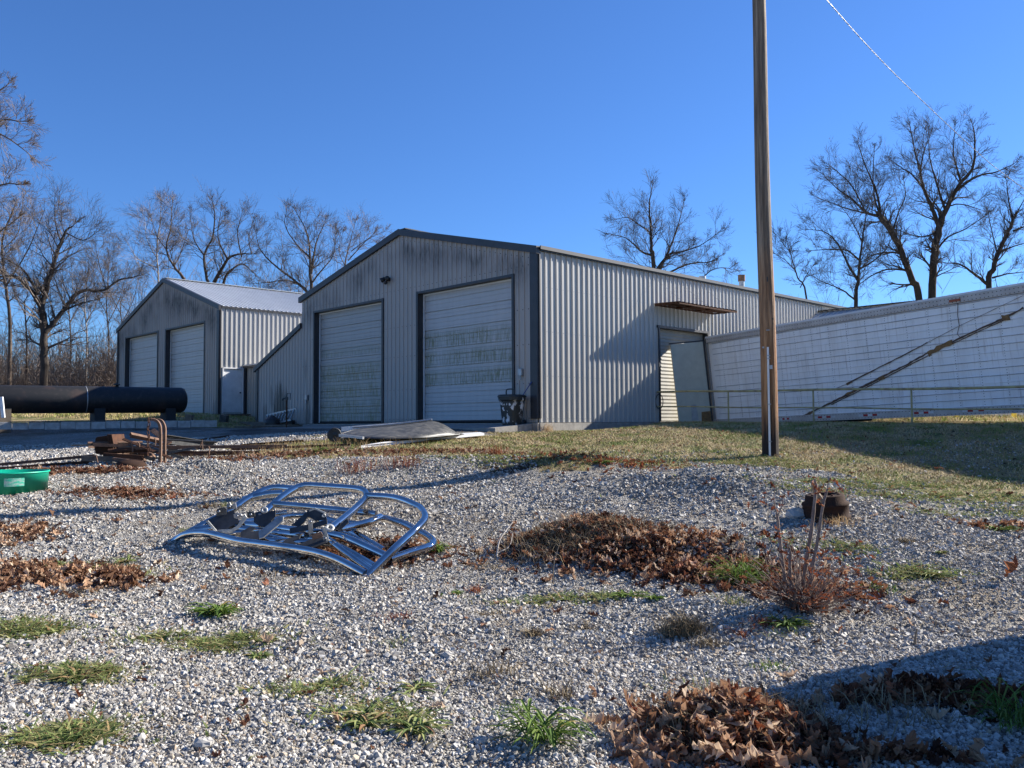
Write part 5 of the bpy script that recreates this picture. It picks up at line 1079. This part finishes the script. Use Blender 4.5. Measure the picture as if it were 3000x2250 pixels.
# slimmer trees of the left wood that can be told apart
for k, (x, top, Y, rad, kd) in enumerate([(185,600,60,.1,'pale'),(150,640,64,.11,'brown'),(232,560,66,.12,'brown'),(55,640,58,.12,'brown'),(262,640,70,.1,'brown')]):
    tree(['pale slim trunk in the wood right of the big oak', 'brown slim trunk close behind the big oak on its right', 'thin bare tree in the wood just left of the garage', 'thin bare tree in the wood left of the big oak', 'thin bare tree half behind the left end of the garage'][k],
         [([(x, 830), (x+3, 740), (x-2, 660), (x+4, top)], rad, .03), ([(x, 700), (x+25, 650), (x+40, 590)], .05, .015), ([(x, 680), (x-25, 630), (x-30, 580)], .05, .015)], Y, 30+k, kd, sub=1.0, tl=.65, group='slim trees of the left wood')
# understorey and brush: masses nobody could count
def brush(name, label, spans, n, Yr, hr, seed, mats, kids=8, r=.014):
    rr = random.Random(seed); out = []
    for _ in range(n):
        a, b = rr.choice(spans); Y = rr.uniform(*Yr); p = V(rr.uniform(a, b), 850, Y); p.z = gz(p.x, p.y)-.1; h = rr.uniform(*hr)*rr.uniform(.6, 1)
        q = p; d = Vector((rr.gauss(0, .12), rr.gauss(0, .12), 1)).normalized()
        for i in range(5):
            d = (d+rv(rr)*.08).normalized(); q2 = q+d*h/5; out.append((*q, *q2, r*(1.2-.18*i), r*(1.02-.18*i)))
            for _k in range(kids//3 if i else 1):
                e = (d+rv(rr)*.55).normalized(); L = h*rr.uniform(.12, .3); s = q.lerp(q2, rr.random()); m_ = s+e*L*.5; e2 = (e+rv(rr)*.3+Vector((0, 0, .2))).normalized(); m2 = m_+e2*L*.5
                out.append((*s, *m_, r*.6, r*.45)); out.append((*m_, *m2, r*.45, r*.25))
                for _j in range(2):
                    e3 = (e2+rv(rr)*.6).normalized(); out.append((*m_, *(m_+e3*L*.45), r*.35, r*.2))
            q = q2
    o = seg_mesh(name, out, 3, mats, None, (0, 0, 0)); return tag(o, label, 'brush', kind='stuff')
brush('undergrowth', 'tangled brown leafless undergrowth of the wood at the left', [(-150, 300)], 1500, (55, 82), (2, 7.5), 1, BK['brown'][1], 12, .022)
brush('undergrowth', 'leafless saplings and brush behind the trailer', [(1640, 2300)], 420, (52, 66), (3, 8.5), 2, BK['right'][1], 12, .02)
brush('undergrowth', 'twiggy brush showing above the roofs between the two buildings', [(300, 760)], 330, (62, 76), (8, 14), 4, BK['brown'][1], 9, .022)
def blades(name, label, x, y, h, wd, mat, lean=.35, cat='grass', kind='stuff', z=None, parent=None):
    n = len(x); z = ground(x, y) if z is None else z; a = rng.uniform(0, 2*np.pi, n); ln = rng.normal(0, lean, (n, 2))*h[:, None]
    b = np.stack([x, y, z-.005], 1); sd_ = np.stack([np.cos(a), np.sin(a), np.zeros(n)], 1)*wd[:, None]/2
    m_ = b+np.concatenate([ln*.35, (h*.6)[:, None]], 1); tpt = b+np.concatenate([ln, (h*rng.uniform(.7, 1, n))[:, None]], 1)
    V_ = np.stack([b-sd_, b+sd_, m_+sd_*.8, m_-sd_*.8, tpt+sd_*.1, tpt-sd_*.1], 1).reshape(-1, 3)
    f = np.array([(0,1,2,3),(3,2,4,5)]); F = (f[None]+(np.arange(n)*6)[:, None, None]).reshape(-1, 4)
    o = np_mesh(name, V_, F, mat, parent)
    if label: tag(o, label, cat, kind=kind)
    return o
def island(name, stops, rough=.8, trans=True):
    t = NT(name); g_ = t.n('NewGeometry'); m_ = t.fin(t.ramp(g_.outputs['Random Per Island'], stops), rough, 0, .25)
    if trans:
        tr_ = t.n('BsdfTranslucent'); mx_ = t.n('MixShader'); mx_.inputs[0].default_value = .3; outn = t.t.nodes['Material Output']
        t.t.links.new(t.b.inputs['Base Color'].links[0].from_socket, tr_.inputs[0]); t.t.links.new(t.b.outputs[0], mx_.inputs[1]); t.t.links.new(tr_.outputs[0], mx_.inputs[2]); t.t.links.new(mx_.outputs[0], outn.inputs[0])
    return m_
M['dry'] = island('dry_grass', [(0, (.38, .28, .14)), (.4, (.55, .43, .24)), (.62, (.27, .19, .09)), (.75, (.20, .24, .06)), (1, (.13, .19, .04))])
t = NT('bank_grass'); g_ = t.n('NewGeometry'); rp = g_.outputs['Random Per Island']; pn = t.noise(1.5, 4, None, .6)
c1 = t.ramp(rp, [(0, (.26, .18, .085)), (.5, (.50, .39, .21)), (1, (.62, .50, .30))]); c2_ = t.ramp(rp, [(0, (.09, .13, .025)), (.6, (.20, .25, .05)), (1, (.34, .34, .10))])
t.fin(t.mix(t.mr(t.math('ADD', pn, t.mr(rp, 0, 1, -.09, .09)), .50, .56), c1, c2_), .8, 0, .25); M['dry'] = t.m
M['tallgrass'] = island('tall_dry_grass', [(0, (.36, .23, .11)), (.5, (.48, .34, .18)), (1, (.24, .15, .08))])
M['green'] = island('green_weed', [(0, (.05, .10, .015)), (.4, (.10, .17, .03)), (.75, (.17, .24, .05)), (.95, (.22, .23, .06)), (1, (.28, .2, .06))])
M['creep'] = island('creeping_weed', [(0, (.07, .11, .03)), (.35, (.15, .20, .06)), (.6, (.26, .29, .10)), (.8, (.36, .33, .15)), (1, (.26, .14, .07))])
M['leaf'] = island('oak_leaf', [(0, (.04, .018, .012)), (.25, (.12, .045, .025)), (.5, (.21, .095, .05)), (.7, (.32, .17, .095)), (.86, (.50, .34, .22)), (.93, (.62, .49, .36)), (1, (.30, .075, .025))], .7)
M['tanleaf'] = island('tan_oak_leaf', [(0, (.07, .03, .018)), (.25, (.20, .10, .055)), (.55, (.40, .23, .13)), (.8, (.58, .39, .25)), (1, (.68, .53, .38))], .7)
M['redleaf'] = island('red_leaf', [(0, (.10, .03, .015)), (.5, (.22, .065, .03)), (1, (.36, .14, .06))], .7)
M['straw'] = island('straw', [(0, (.34, .26, .15)), (.5, (.22, .17, .1)), (1, (.10, .07, .05))], .8, False)
n = 260000; yy = np.sqrt(rng.uniform(11.5**2, 27.5**2, n)); xx = yy*rng.uniform(-.35, .68, n); g_, d_ = masks(xx, yy)
clump = vnoise(xx, yy, .5, 21)*.6+vnoise(xx, yy, .15, 22)*.5; ok = (g_ > .5) & (rng.random(n) < clump+.15) & ~((xx-P0.x)*D2.y*1-(yy-P0.y)*D2.x*1 < 0)
rx = xx-TB.x; ry = yy-TB.y; ok &= ~((-(rx*TN.x+ry*TN.y) > -.35) & (rx*AX.x+ry*AX.y < 4))
front_side = ((xx-P0.x)*-D2.x+(yy-P0.y)*-D2.y) > .2   # in front of the front wall plane
rgt = ((xx-P0.x)*N.x+(yy-P0.y)*N.y) > .12
g2 = (g_ > .5) & (rng.random(n) < clump+.15) & (front_side | rgt) & ~((-(rx*TN.x+ry*TN.y) > -.3) & (rx*AX.x+ry*AX.y < 4))
xx, yy = xx[g2], yy[g2]; n = len(xx)
blades('grass', 'short dry brown and green grass on the bank right of the workshop', xx, yy, rng.uniform(.025, .075, n), rng.uniform(.006, .014, n), M['dry'], .9)
n = 30000; Y = rng.uniform(44, 54, n); x = Y*rng.uniform(-.75, -.40, n); blades('tall_grass', 'tall tan dry grass along the edge of the left wood', x, Y, rng.uniform(.3, 1.0, n), rng.uniform(.02, .04, n), M['tallgrass'], .25)
n = 25000; Y = rng.uniform(28, 40, n); x = Y*rng.uniform(-.64, -.28, n); k_ = (-.2*x+Y > 33.2); blades('grass', 'short grass behind the black tank', x[k_], Y[k_], rng.uniform(.05, .16, k_.sum()), rng.uniform(.01, .02, k_.sum()), M['dry'], .5)
n = 16000; Y = rng.uniform(22, 38, n); x = Y*rng.uniform(.42, .75, n); k_ = (-((x-TB.x)*TN.x+(Y-TB.y)*TN.y) > 3.4); blades('grass', 'sunlit grass beyond the trailer', x[k_], Y[k_], rng.uniform(.05, .15, k_.sum()), rng.uniform(.015, .03, k_.sum()), M['dry'], .6)
# ---------------------------------------------------------------- leaves
def leaf_shapes():
    half = [(0, 0), (.05, .08), (.20, .20), (.24, .27), (.09, .31), (.27, .46), (.33, .55), (.13, .55), (.17, .66), (.27, .76), (.11, .78), (.10, .9), (0, 1.0)]
    out = []
    for s in range(8):
        rr = random.Random(s); cu, fo, tw = rr.uniform(-.9, 1.5), rr.uniform(.2, 1.3), rr.uniform(-.9, .9); hs = [(x*rr.uniform(.8, 1.2), y) for x, y in half]
        def f(x, y): return (x*math.cos(fo*.5), y-.5, abs(x)*math.sin(fo)*.9+cu*(y-.5)**2+tw*x*(y-.5)+.05*math.sin(9*y+s)*abs(x)*4)
        v = [f(0, y) for x, y in hs]+[f(x, y) for x, y in hs[1:-1]]+[f(-x, y) for x, y in hs[1:-1]]; m = len(hs); fs = []
        R_ = lambda i: m+i-1; L_ = lambda i: m+(m-2)+i-1
        for i in range(m-1):
            a, b = i, i+1
            for S in (R_, L_):
                p = [a, S(a) if 0 < a < m-1 else a, S(b) if 0 < b < m-1 else b, b]
                if a == 0: p = [a, p[2], b, b]
                if b == m-1: p = [a, p[1], b, b]
                fs.append(p)
        out.append((np.array(v), np.array(fs)))
    return out
LS = leaf_shapes()
def leaves(name, pts, size, m, label, cat='leaves', kind='stuff', group=None, tilt=.5, parent=None):
    """pts: (n,3)"""
    pts = pts[rng.random(len(pts)) < (.68 if len(pts) > 250 else 1)]; n = len(pts); Vs, Fs, b = [], [], 0; which = rng.integers(0, len(LS), n)
    for s in range(len(LS)):
        P = pts[which == s]; k = len(P)
        if not k: continue
        v, f = LS[s]; sc_ = size*rng.uniform(.6, 1.25, k); a = rng.uniform(0, 2*np.pi, k); ca_, sa_ = np.cos(a), np.sin(a); tx = rng.normal(0, tilt, k); ty = rng.normal(0, tilt, k)
        X = (v[None]+rng.normal(0, .035, (k, len(v), 3)))*sc_[:, None, None]*np.stack([rng.uniform(.45, 1.05, k), np.ones(k), rng.uniform(.6, 1.6, k)], 1)[:, None, :]
        y_, z_ = X[..., 1].copy(), X[..., 2].copy(); c, s_ = np.cos(tx)[:, None], np.sin(tx)[:, None]; X[..., 1] = y_*c-z_*s_; X[..., 2] = y_*s_+z_*c
        x_, z_ = X[..., 0].copy(), X[..., 2].copy(); c, s_ = np.cos(ty)[:, None], np.sin(ty)[:, None]; X[..., 0] = x_*c+z_*s_; X[..., 2] = -x_*s_+z_*c
        x_, y_ = X[..., 0].copy(), X[..., 1].copy(); X[..., 0] = x_*ca_[:, None]-y_*sa_[:, None]; X[..., 1] = x_*sa_[:, None]+y_*ca_[:, None]
        mz = X[..., 2].min(1); X[..., 2] -= np.minimum(mz, 0)[:, None]*.5
        X += P[:, None]; Vs.append(X.reshape(-1, 3)); Fs.append((f[None]+(np.arange(k)*len(v)+b)[:, None, None]).reshape(-1, 4)); b += k*len(v)
    F = np.concatenate(Fs); V_ = np.concatenate(Vs)
    # quads that repeat a corner become triangles
    tri = F[:, 2] == F[:, 3]; q = F[~tri]; T = np.concatenate([F[tri][:, :3], q[:, [0, 1, 2]], q[:, [0, 2, 3]]])
    o = np_mesh(name, V_, T, m, parent)
    if label: tag(o, label, cat, group, kind)
    return o
def pile(vx, vy, sx, sy, n, hh, size, label, rot=0., mat='leaf', tilt=.55):
    c = G(vx, vy); a = rng.normal(0, .45, (n, 2))*np.where(rng.random((n, 1)) < .22, 1.9, 1); a = a[np.hypot(a[:, 0], a[:, 1]) < 2.2]; a = a[vnoise(a[:, 0]+vx, a[:, 1]*.6+vy, .35, 61)+.4*rng.random(len(a)) > .42]; n = len(a); x = c.x+sx*(a[:, 0]*math.cos(rot)-a[:, 1]*math.sin(rot)*sy/sx); y = c.y+sy*a[:, 1]+sx*a[:, 0]*math.sin(rot); n = len(x)
    z = ground(x, y)+rng.random(n)**1.3*hh*np.exp(-(a**2).sum(1)*1.5)+.005
    return leaves('fallen_leaves', np.stack([x, y, z], 1), size, M[mat], label, tilt=tilt)
pile(85, 1245, .85, .42, 700, .07, .12, 'drift of brown oak leaves at the left edge below the dark weeds', 0, 'tanleaf', .7)
pile(235, 1262, .42, .3, 330, .10, .13, 'brown oak leaves heaped at the right end of the left drift', 0, 'tanleaf', .8)
pile(20, 1160, .55, .55, 320, .06, .11, 'brown leaves at the left edge above the big drift', 0, 'tanleaf', .6)
pile(1255, 1150, .85, .55, 1300, .12, .11, 'mound of brown leaves and twigs in the middle right of the gravel')
pile(1400, 1200, .9, .42, 1200, .09, .115, 'leaves trailing down right from the mound', -.12)
pile(1560, 1245, .75, .36, 900, .08, .12, 'dark leaves between the green grass tuft and the shrub', -.1)
pile(1730, 1285, .55, .3, 480, .07, .13, 'reddish leaves around the foot of the dead shrub', -.05)
pile(1560, 1590, .42, .40, 620, .12, .14, 'big heap of sunlit oak leaves at the bottom right', 0, 'tanleaf', .75)
pile(1600, 1570, .3, .25, 160, .1, .14, 'rust red leaves mixed into the top of the bottom right heap', 0, 'redleaf', .9)
pile(1350, 1185, .7, .35, 260, .1, .12, 'pale tan leaves mixed through the leaf mound', -.1, 'tanleaf', .8)
pile(1700, 1640, .45, .16, 240, .05, .12, 'leaves along the bottom edge right of the big heap')
pile(1960, 1505, .45, .09, 150, .05, .12, 'shaded leaves lying across the gravel in the shadow')
pile(2110, 1525, .3, .12, 110, .06, .12, 'shaded leaves beside the grass tuft at the bottom right corner')
pile(1980, 1655, .5, .05, 70, .03, .13, 'leaves on the bottom edge in the shade')
pile(285, 1068, .85, .35, 700, .03, .09, 'thin patch of reddish brown leaves between the tub and the grille guard', .1, 'leaf', .3)
pile(250, 1022, 1.2, .3, 900, .07, .11, 'leaves banked against the front of the scrap heap')
pile(110, 1020, .9, .25, 400, .05, .11, 'leaves along the long bars behind the green tub')
pile(760, 1205, .8, .3, 420, .05, .1, 'leaves lying in the shade under the grille guard')
pile(860, 1195, .5, .45, 420, .05, .1, 'leaves caught inside the right end of the grille guard')
pile(640, 985, 2.6, .5, 900, .05, .1, 'leaves strewn through the grass strip right of the scrap heap', 0, 'leaf', .6)
pile(980, 978, 2.2, .5, 700, .05, .09, 'reddish leaves in the grass below the curved panel', 0, 'leaf', .6)
pile(2150, 1145, .7, .3, 90, .03, .1, 'few pale leaves among the weeds near the right edge')
pile(1320, 1000, 1.6, .5, 260, .04, .09, 'reddish leaves at the edge of the grass in the middle', 0, 'redleaf')
n = 420; Y = np.sqrt(rng.uniform(3.6**2, 14**2, n)); x = Y*rng.uniform(-.66, .66, n); leaves('scattered_leaves', np.stack([x, Y, ground(x, Y)+.012], 1), .085, M['leaf'], 'single brown leaves scattered over the gravel', tilt=.35)
n = 1600; Y = np.sqrt(rng.uniform(13**2, 22**2, n)); x = Y*rng.uniform(-.2, .62, n); leaves('scattered_leaves', np.stack([x, Y, ground(x, Y)+.03], 1), .06, M['leaf'], 'small dry leaves scattered through the grass bank', tilt=.5)
for k, (x, y, s_, m_, lab) in enumerate([(580,1400,.14,'leaf','pale brown leaf lying on the creeping weeds'), (2195,1265,.2,'redleaf','large rust red leaf standing up at the right edge'), (945,1540,.11,'leaf','curled brown leaf left of the big leaf heap'), (705,1465,.1,'leaf','brown leaf right of the creeping weeds, lying alone'), (198,1305,.13,'leaf','yellowish leaf lying alone below the left leaf drift'), (1700,1470,.12,'leaf','brown curled leaf beside the shadow edge'), (1050,1260,.0,'leaf',''), (1120,1330,.1,'leaf','small dark leaf on the gravel left of the dry tuft')]):
    if s_:
        q = G(x, y); leaves('fallen_leaf', np.array([[q.x, q.y, q.z+.02+(.08 if s_ > .18 else 0)]]), s_, M[m_], lab, 'leaf', None, 'single leaves lying apart on the gravel', tilt=.3 if s_ < .18 else 1.2)
# ---------------------------------------------------------------- weeds
def rosette(vx, vy, r_, n, label, mat='green', wd=.022, up=.6, group='green weeds in the gravel'):
    c = G(vx, vy); rr = random.Random(int(vx*7+vy)); mb = MB()
    for i in range(n):
        a = rr.uniform(0, 6.283); L = r_*rr.uniform(.55, 1.15); el = rr.uniform(.15, 1.0)*up; d = Vector((math.cos(a), math.sin(a), 0)); s = Vector((-d.y, d.x, 0)); w2 = wd*rr.uniform(.6, 1.2); vs = []
        st_ = Vector((rr.gauss(0, .18)*r_, rr.gauss(0, .18)*r_, 0))
        for f, ww in ((0, .3), (.25, .8), (.55, 1), (.8, .7), (1, .08)):
            p = st_+d*L*f+Vector((0, 0, L*(el*1.6*f-el*1.3*f*f)+.008)); vs += [p-s*w2*ww/2+Vector((0, 0, .25*w2*ww)), p, p+s*w2*ww/2+Vector((0, 0, .25*w2*ww))]
        mb.add(vs, [(3*j+q, 3*j+q+1, 3*j+q+4, 3*j+q+3) for j in range(4) for q in (0, 1)])
    o = mb.build('weed', M[mat]); o.location = c; return tag(o, label, 'weed', group)
rosette(470, 1335, .22, 90, 'dense dark green rosette weed on the gravel left of centre', up=.8)
rosette(1175, 1615, .24, 80, 'upright green weed at the bottom edge below the grass tuft', wd=.016, up=1.3)
rosette(945, 1195, .17, 60, 'green weed at the right tip of the grille guard', wd=.016, up=1.4)
rosette(1700, 1358, .17, 60, 'green weed below the dead shrub')
rosette(1358, 1292, .15, 45, 'small green weed under the leaf trail, the left one', up=.5)
rosette(1415, 1298, .10, 30, 'small green weed under the leaf trail, the right one', up=.5)
rosette(900, 1500, .12, 32, 'low weed in the gravel below the grille guard tip', 'creep')
rosette(895, 1585, .15, 46, 'low green weed near the bottom edge left of the tall one', 'creep')
rosette(790, 1580, .13, 40, 'yellowish weed left of the low green weed', 'creep')
rosette(990, 1285, .07, 20, 'tiny green weed right of the grille guard')
rosette(2010, 1252, .19, 60, 'green weed patch near the right edge, above the shadow', 'creep', .016, .4)
rosette(2160, 1150, .2, 60, 'wide green weed among pale leaves at the right edge', 'green', .018, .5)
rosette(2030, 1200, .08, 24, 'small yellow green weed at the right', 'creep')
rosette(560, 1425, .1, 30, 'yellow green weed at the lower edge of the creeping patch', 'creep')
rosette(2190, 1575, .26, 110, 'long bladed grass tuft in the shade at the bottom right corner', 'green', .01, 1.6)
rosette(1600, 1262, .30, 170, 'bright green grass tuft in the leaf trail left of the dead shrub', 'green', .009, 1.5)
rosette(690, 980, .2, 70, 'bright green grass tuft in the strip behind the gravel', 'green', .012, 1.4)
rosette(1300, 1003, .15, 50, 'green weed at the grass edge in the middle', 'green', .02, .6)
rosette(270, 1218, .14, 40, 'light green weed at the top of the left leaf drift', 'creep', .02, .7)
def creeping(vx, vy, sx, sy, n, label, rot=0.):
    c = G(vx, vy); X = []; 
    for j in range(9):
        m_ = int(n*rng.uniform(.08, .34)); cx, cy = c.x+rng.normal(0, .42)*sx, c.y+rng.normal(0, .42)*sy; r_ = rng.uniform(.15, .42)
        X.append(np.stack([cx+rng.normal(0, 1, m_)*sx*r_, cy+rng.normal(0, 1, m_)*sy*r_], 1))
    X.append(np.stack([c.x+rng.normal(0, 1, n//5)*sx*.9, c.y+rng.normal(0, 1, n//5)*sy*.9], 1))
    X = np.concatenate(X); x, y = X[:, 0], X[:, 1]; k_ = vnoise(x, y, .07, 51)+.5*vnoise(x, y, .2, 52) > .62; x, y = x[k_], y[k_]; h = rng.uniform(.012, .042, len(x))*np.where(rng.random(len(x)) < .06, 2, 1)
    return blades('creeping_weeds', label, x, y, h, rng.uniform(.008, .022, len(x)), M['creep'], 1.5, 'weeds')
creeping(165, 1465, .24, .13, 2600, 'mat of creeping green weeds in the left foreground')
creeping(130, 1600, .26, .14, 3200, 'mat of creeping weeds at the bottom left')
creeping(480, 1393, .33, .14, 3000, 'mat of creeping weeds below the green rosette')
creeping(40, 1370, .35, .25, 2600, 'creeping weeds at the left edge below the leaf drift')
creeping(190, 1235, .5, .18, 2600, 'dark creeping weeds growing through the left leaf drift')
creeping(2050, 1080, 1.6, .5, 5200, 'creeping green weeds in the gravel at the right below the bank')
creeping(2180, 1110, 1.2, .4, 2600, 'creeping weeds near the right edge')
creeping(1850, 1045, 1.4, .5, 3600, 'creeping weeds at the foot of the bank right of the pole')
creeping(1650, 1000, 1.2, .6, 3600, 'low green weeds round the foot of the utility pole')
creeping(1200, 985, 2.4, .5, 4200, 'yellow green weeds along the edge of the grass')
creeping(2000, 1240, .4, .18, 1000, 'sparse creeping weeds in the gravel at the right')
creeping(1240, 1300, .5, .15, 900, 'thin reddish ground weeds in the gravel below the mound')
creeping(820, 1560, .35, .2, 700, 'thin weeds scattered near the bottom middle')
creeping(660, 1490, .3, .2, 500, 'thin weeds scattered left of the bottom middle')
creeping(1800, 1190, .5, .3, 700, 'thin weeds behind the dead shrub')
def drytuft(vx, vy, r_, n, h, label, mat='straw', lean=.6):
    c = G(vx, vy); a = rng.normal(0, .5, (n, 2)); x = c.x+r_*a[:, 0]; y = c.y+r_*.6*a[:, 1]; hh = h*rng.uniform(.4, 1.1, n)
    o = blades('dry_tuft', None, x, y, hh, rng.uniform(.003, .008, n), M[mat], lean); return tag(o, label, 'tuft', 'dry tufts in the gravel')
drytuft(1475, 1375, .16, 700, .16, 'dark brown dry tuft below the leaf trail', 'straw')
drytuft(1530, 1405, .12, 200, .07, 'low dry stems trailing right of the dark tuft')
drytuft(1250, 1160, .8, 2400, .2, 'grey dry stems sticking out of the leaf mound')
drytuft(1590, 1570, .42, 1500, .16, 'fine dry stems in the big leaf heap')
drytuft(1060, 1465, .16, 90, .12, 'few dark stems in the gravel in the middle foreground')
drytuft(1210, 1515, .14, 80, .13, 'sparse dark stems left of the big leaf heap')
drytuft(1045, 1330, .2, 160, .04, 'small brown dry patch right of the grille guard corner')
drytuft(790, 1240, .7, 260, .05, 'straw lying in the shade below the grille guard', 'straw', 3.)
drytuft(1800, 1133, .2, 180, .1, 'pale dry grass in front of the brake drum', 'tallgrass')
drytuft(1900, 1540, .4, 160, .16, 'dark stems standing in the shaded leaves')
drytuft(1590, 922, .0, 0, .1, '') if False else None
drytuft(1172, 932, .28, 420, .3, 'dry weed clump at the corner of the workshop', 'tallgrass', .4)
drytuft(1070, 985, .2, 120, .3, 'reddish dry weed at the grass edge', 'redleaf', .4)
drytuft(870, 1010, .3, 120, .32, 'reddish dry stalks on the gravel behind the grille guard', 'redleaf', .4)
drytuft(770, 1022, .25, 120, .3, 'brown dry stalks right behind the grille guard hoop', 'redleaf', .4)
drytuft(640, 972, 2.2, 900, .22, 'dry stalks along the strip of grass beside the drive', 'tallgrass', .4)
drytuft(450, 1100, .15, 160, .09, 'dry tuft at the left end of the grille guard')
drytuft(1970, 1250, 1.2, 300, .03, 'thin straw on the gravel at the right', 'straw', 3.)
n = 26000; yy = np.sqrt(rng.uniform(3.4**2, 14**2, n)); xx = yy*rng.uniform(-.66, .66, n); k_ = (vnoise(xx, yy, 1.1, 31)+vnoise(xx, yy, .35, 32)*.6) > .72; xx, yy = xx[k_], yy[k_]; n = len(xx)
blades('plant_debris', 'bits of dry stalk and straw strewn over the gravel', xx, yy, rng.uniform(.02, .05, n), rng.uniform(.003, .006, n), M['straw'], 1.6, 'debris', z=ground(xx, yy)+.012)
rs = random.Random(9)
for k in range(26):
    x, y = rs.uniform(60, 2150), rs.uniform(1090, 1600)
    c = G(x, y); m_ = rs.randint(60, 260); a = rng.normal(0, .5, (m_, 2)); r_ = rs.uniform(.05, .2); mm = rs.choice(['creep', 'creep', 'straw', 'straw', 'green', 'redleaf'])
    X_ = c.x+r_*a[:, 0]*rs.uniform(.8, 1.8); Y_ = c.y+r_*a[:, 1]
    blades('sparse_weeds', {'creep': 'sparse low weeds thinly spread between the stones', 'straw': 'sparse dead stems between the stones', 'green': 'tiny green sprouts between the stones', 'redleaf': 'sparse reddish stems between the stones'}[mm], X_, Y_, rng.uniform(.015, .07, m_), rng.uniform(.003, .009, m_), M[mm], .9, 'weeds')
n = 2600; Y = np.sqrt(rng.uniform(3.6**2, 13**2, n)); x = Y*rng.uniform(-.66, .66, n); k_ = vnoise(x, Y, .9, 35) > .4; leaves('leaf_fragments', np.stack([x, Y, ground(x, Y)+.012], 1)[k_], .032, M['leaf'], 'crumbled leaf fragments strewn between the stones', tilt=.4)
# twigs and pale stick on the mound
def twig(pts, r_, label, mat, name='twig', cat='twig', group=None):
    mb = MB(); P = smooth_path(pts, 5); mb.tube(P, [r_*(1-.7*i/len(P)) for i in range(len(P))], 6); return thing_mb(mb, name, mat, label, cat, group)
pb_ = simple('bleached_wood', (.5, .45, .4), .8, c2=(.3, .26, .22), scale=12)
q = G(1072, 1205); twig([V(1072,1205,q.y), V(1078,1175,q.y+.1)+Vector((0,0,.02)), V(1090,1150,q.y+.2), V(1108,1128,q.y+.35)], .011, 'bleached forked stick leaning at the left end of the leaf mound', pb_)
twig([V(1074,1195,q.y+.02), V(1100,1180,q.y+.12), V(1108,1150,q.y+.3)], .008, 'lower fork of the bleached stick at the leaf mound', pb_)
q = G(1200, 1270); twig([V(1195,1260,q.y), V(1197,1215,q.y+.05), V(1212,1165,q.y+.15)], .006, 'thin upright twig in front of the leaf mound', M['wood'])
twig([V(1200,1130,9.0), V(1240,1095,9.2), V(1310,1080,9.3)], .005, 'thin twig arching over the top of the leaf mound', M['wood'])
q = G(1975, 1398); twig([q-Vector((0, 0, .05)), V(1977,1380,q.y), V(1981,1358,q.y)], .012, 'short cut stub standing in the gravel at the shadow edge', M['wood'])
# ---------------------------------------------------------------- dead shrub with cut stems
sc_ = G(1735, 1325); Ys = sc_.y; sh = empty('dead_shrub', tuple(sc_), None, 'cut shrub with bare upright stems and dry red leaves in the gravel at the right', 'shrub')
stems = [([(1748,1318),(1752,1240),(1766,1170),(1776,1100),(1786,1060)], .020, .014), ([(1732,1322),(1738,1240),(1752,1150),(1760,1080),(1764,1045)], .023, .015), ([(1706,1310),(1694,1240),(1684,1160),(1678,1105)], .019, .014), ([(1722,1325),(1712,1290),(1706,1230),(1708,1190)], .018, .016), ([(1678,1110),(1672,1080),(1674,1045)], .007, .003), ([(1680,1115),(1690,1090),(1692,1070)], .006, .003), ([(1786,1062),(1790,1040),(1796,1025)], .006, .003), ([(1764,1048),(1760,1030)], .006, .003)]
bs = simple('shrub_stem', (.27, .20, .16), .8, c2=(.15, .10, .08), scale=14, bump=.5)
for i, (pts, r0, r1) in enumerate(stems):
    mb = MB(); P = smooth_path([V(x, y, Ys+.05*(i % 3)+.1*j*.3) for j, (x, y) in enumerate(pts)], 5); mb.tube([p-sc_ for p in P], [.8*r0+(r1-r0)*j/len(P)+.0015*math.sin(j*2.1) for j in range(len(P))], 8); mb.build('stem', bs, sh)
rr = random.Random(5); out = []; lp = []
for _ in range(210):
    a = rr.uniform(0, 6.283); el = rr.uniform(.25, 1.4); d = Vector((math.cos(a)*math.cos(el), math.sin(a)*math.cos(el), math.sin(el))); L = rr.uniform(.15, .62); p = sc_+Vector((rr.gauss(0, .05), rr.gauss(0, .05), .02))
    for j in range(4):
        d = (d+rv(rr)*.16).normalized(); q = p+d*L/4; out.append((*p, *q, .004-.0007*j, .0034-.0007*j)); p = q
        if rr.random() < .55: lp.append(tuple(p+rv(rr)*.015))
for (x, y, nn, s_) in [(1674,1085,14,.05),(1690,1080,8,.04),(1765,1062,16,.06),(1790,1055,14,.06),(1702,1170,12,.05),(1668,1160,8,.05),(1775,1210,10,.05),(1740,1150,6,.05),(1845,1205,14,.07),(1850,1240,10,.08),(1752,1035,6,.03),(1705,1190,8,.04),(1640,1075,5,.05),(1780,1165,6,.05),(1880,1290,8,.06)]:
    for _ in range(nn): lp.append(tuple(V(x, y, Ys+.05)+rv(rr)*s_*.8))
out += [(*(V(1800,1290,Ys)), *(V(1835,1260,Ys)), .004, .003), (*(V(1835,1260,Ys)), *(V(1855,1225,Ys)), .003, .002), (*(V(1855,1225,Ys)), *(V(1862,1195,Ys)), .003, .002), (*(V(1715,1230,Ys)), *(V(1705,1170,Ys)), .003, .002), (*(V(1740,1260,Ys)), *(V(1775,1215,Ys)), .003, .002)]
seg_mesh('shrub_twigs', out, 4, bs, sh, sc_)
o = leaves('shrub_leaves', np.array(lp)-np.array(sc_), .055, M['redleaf'], None, tilt=1.1, parent=sh)
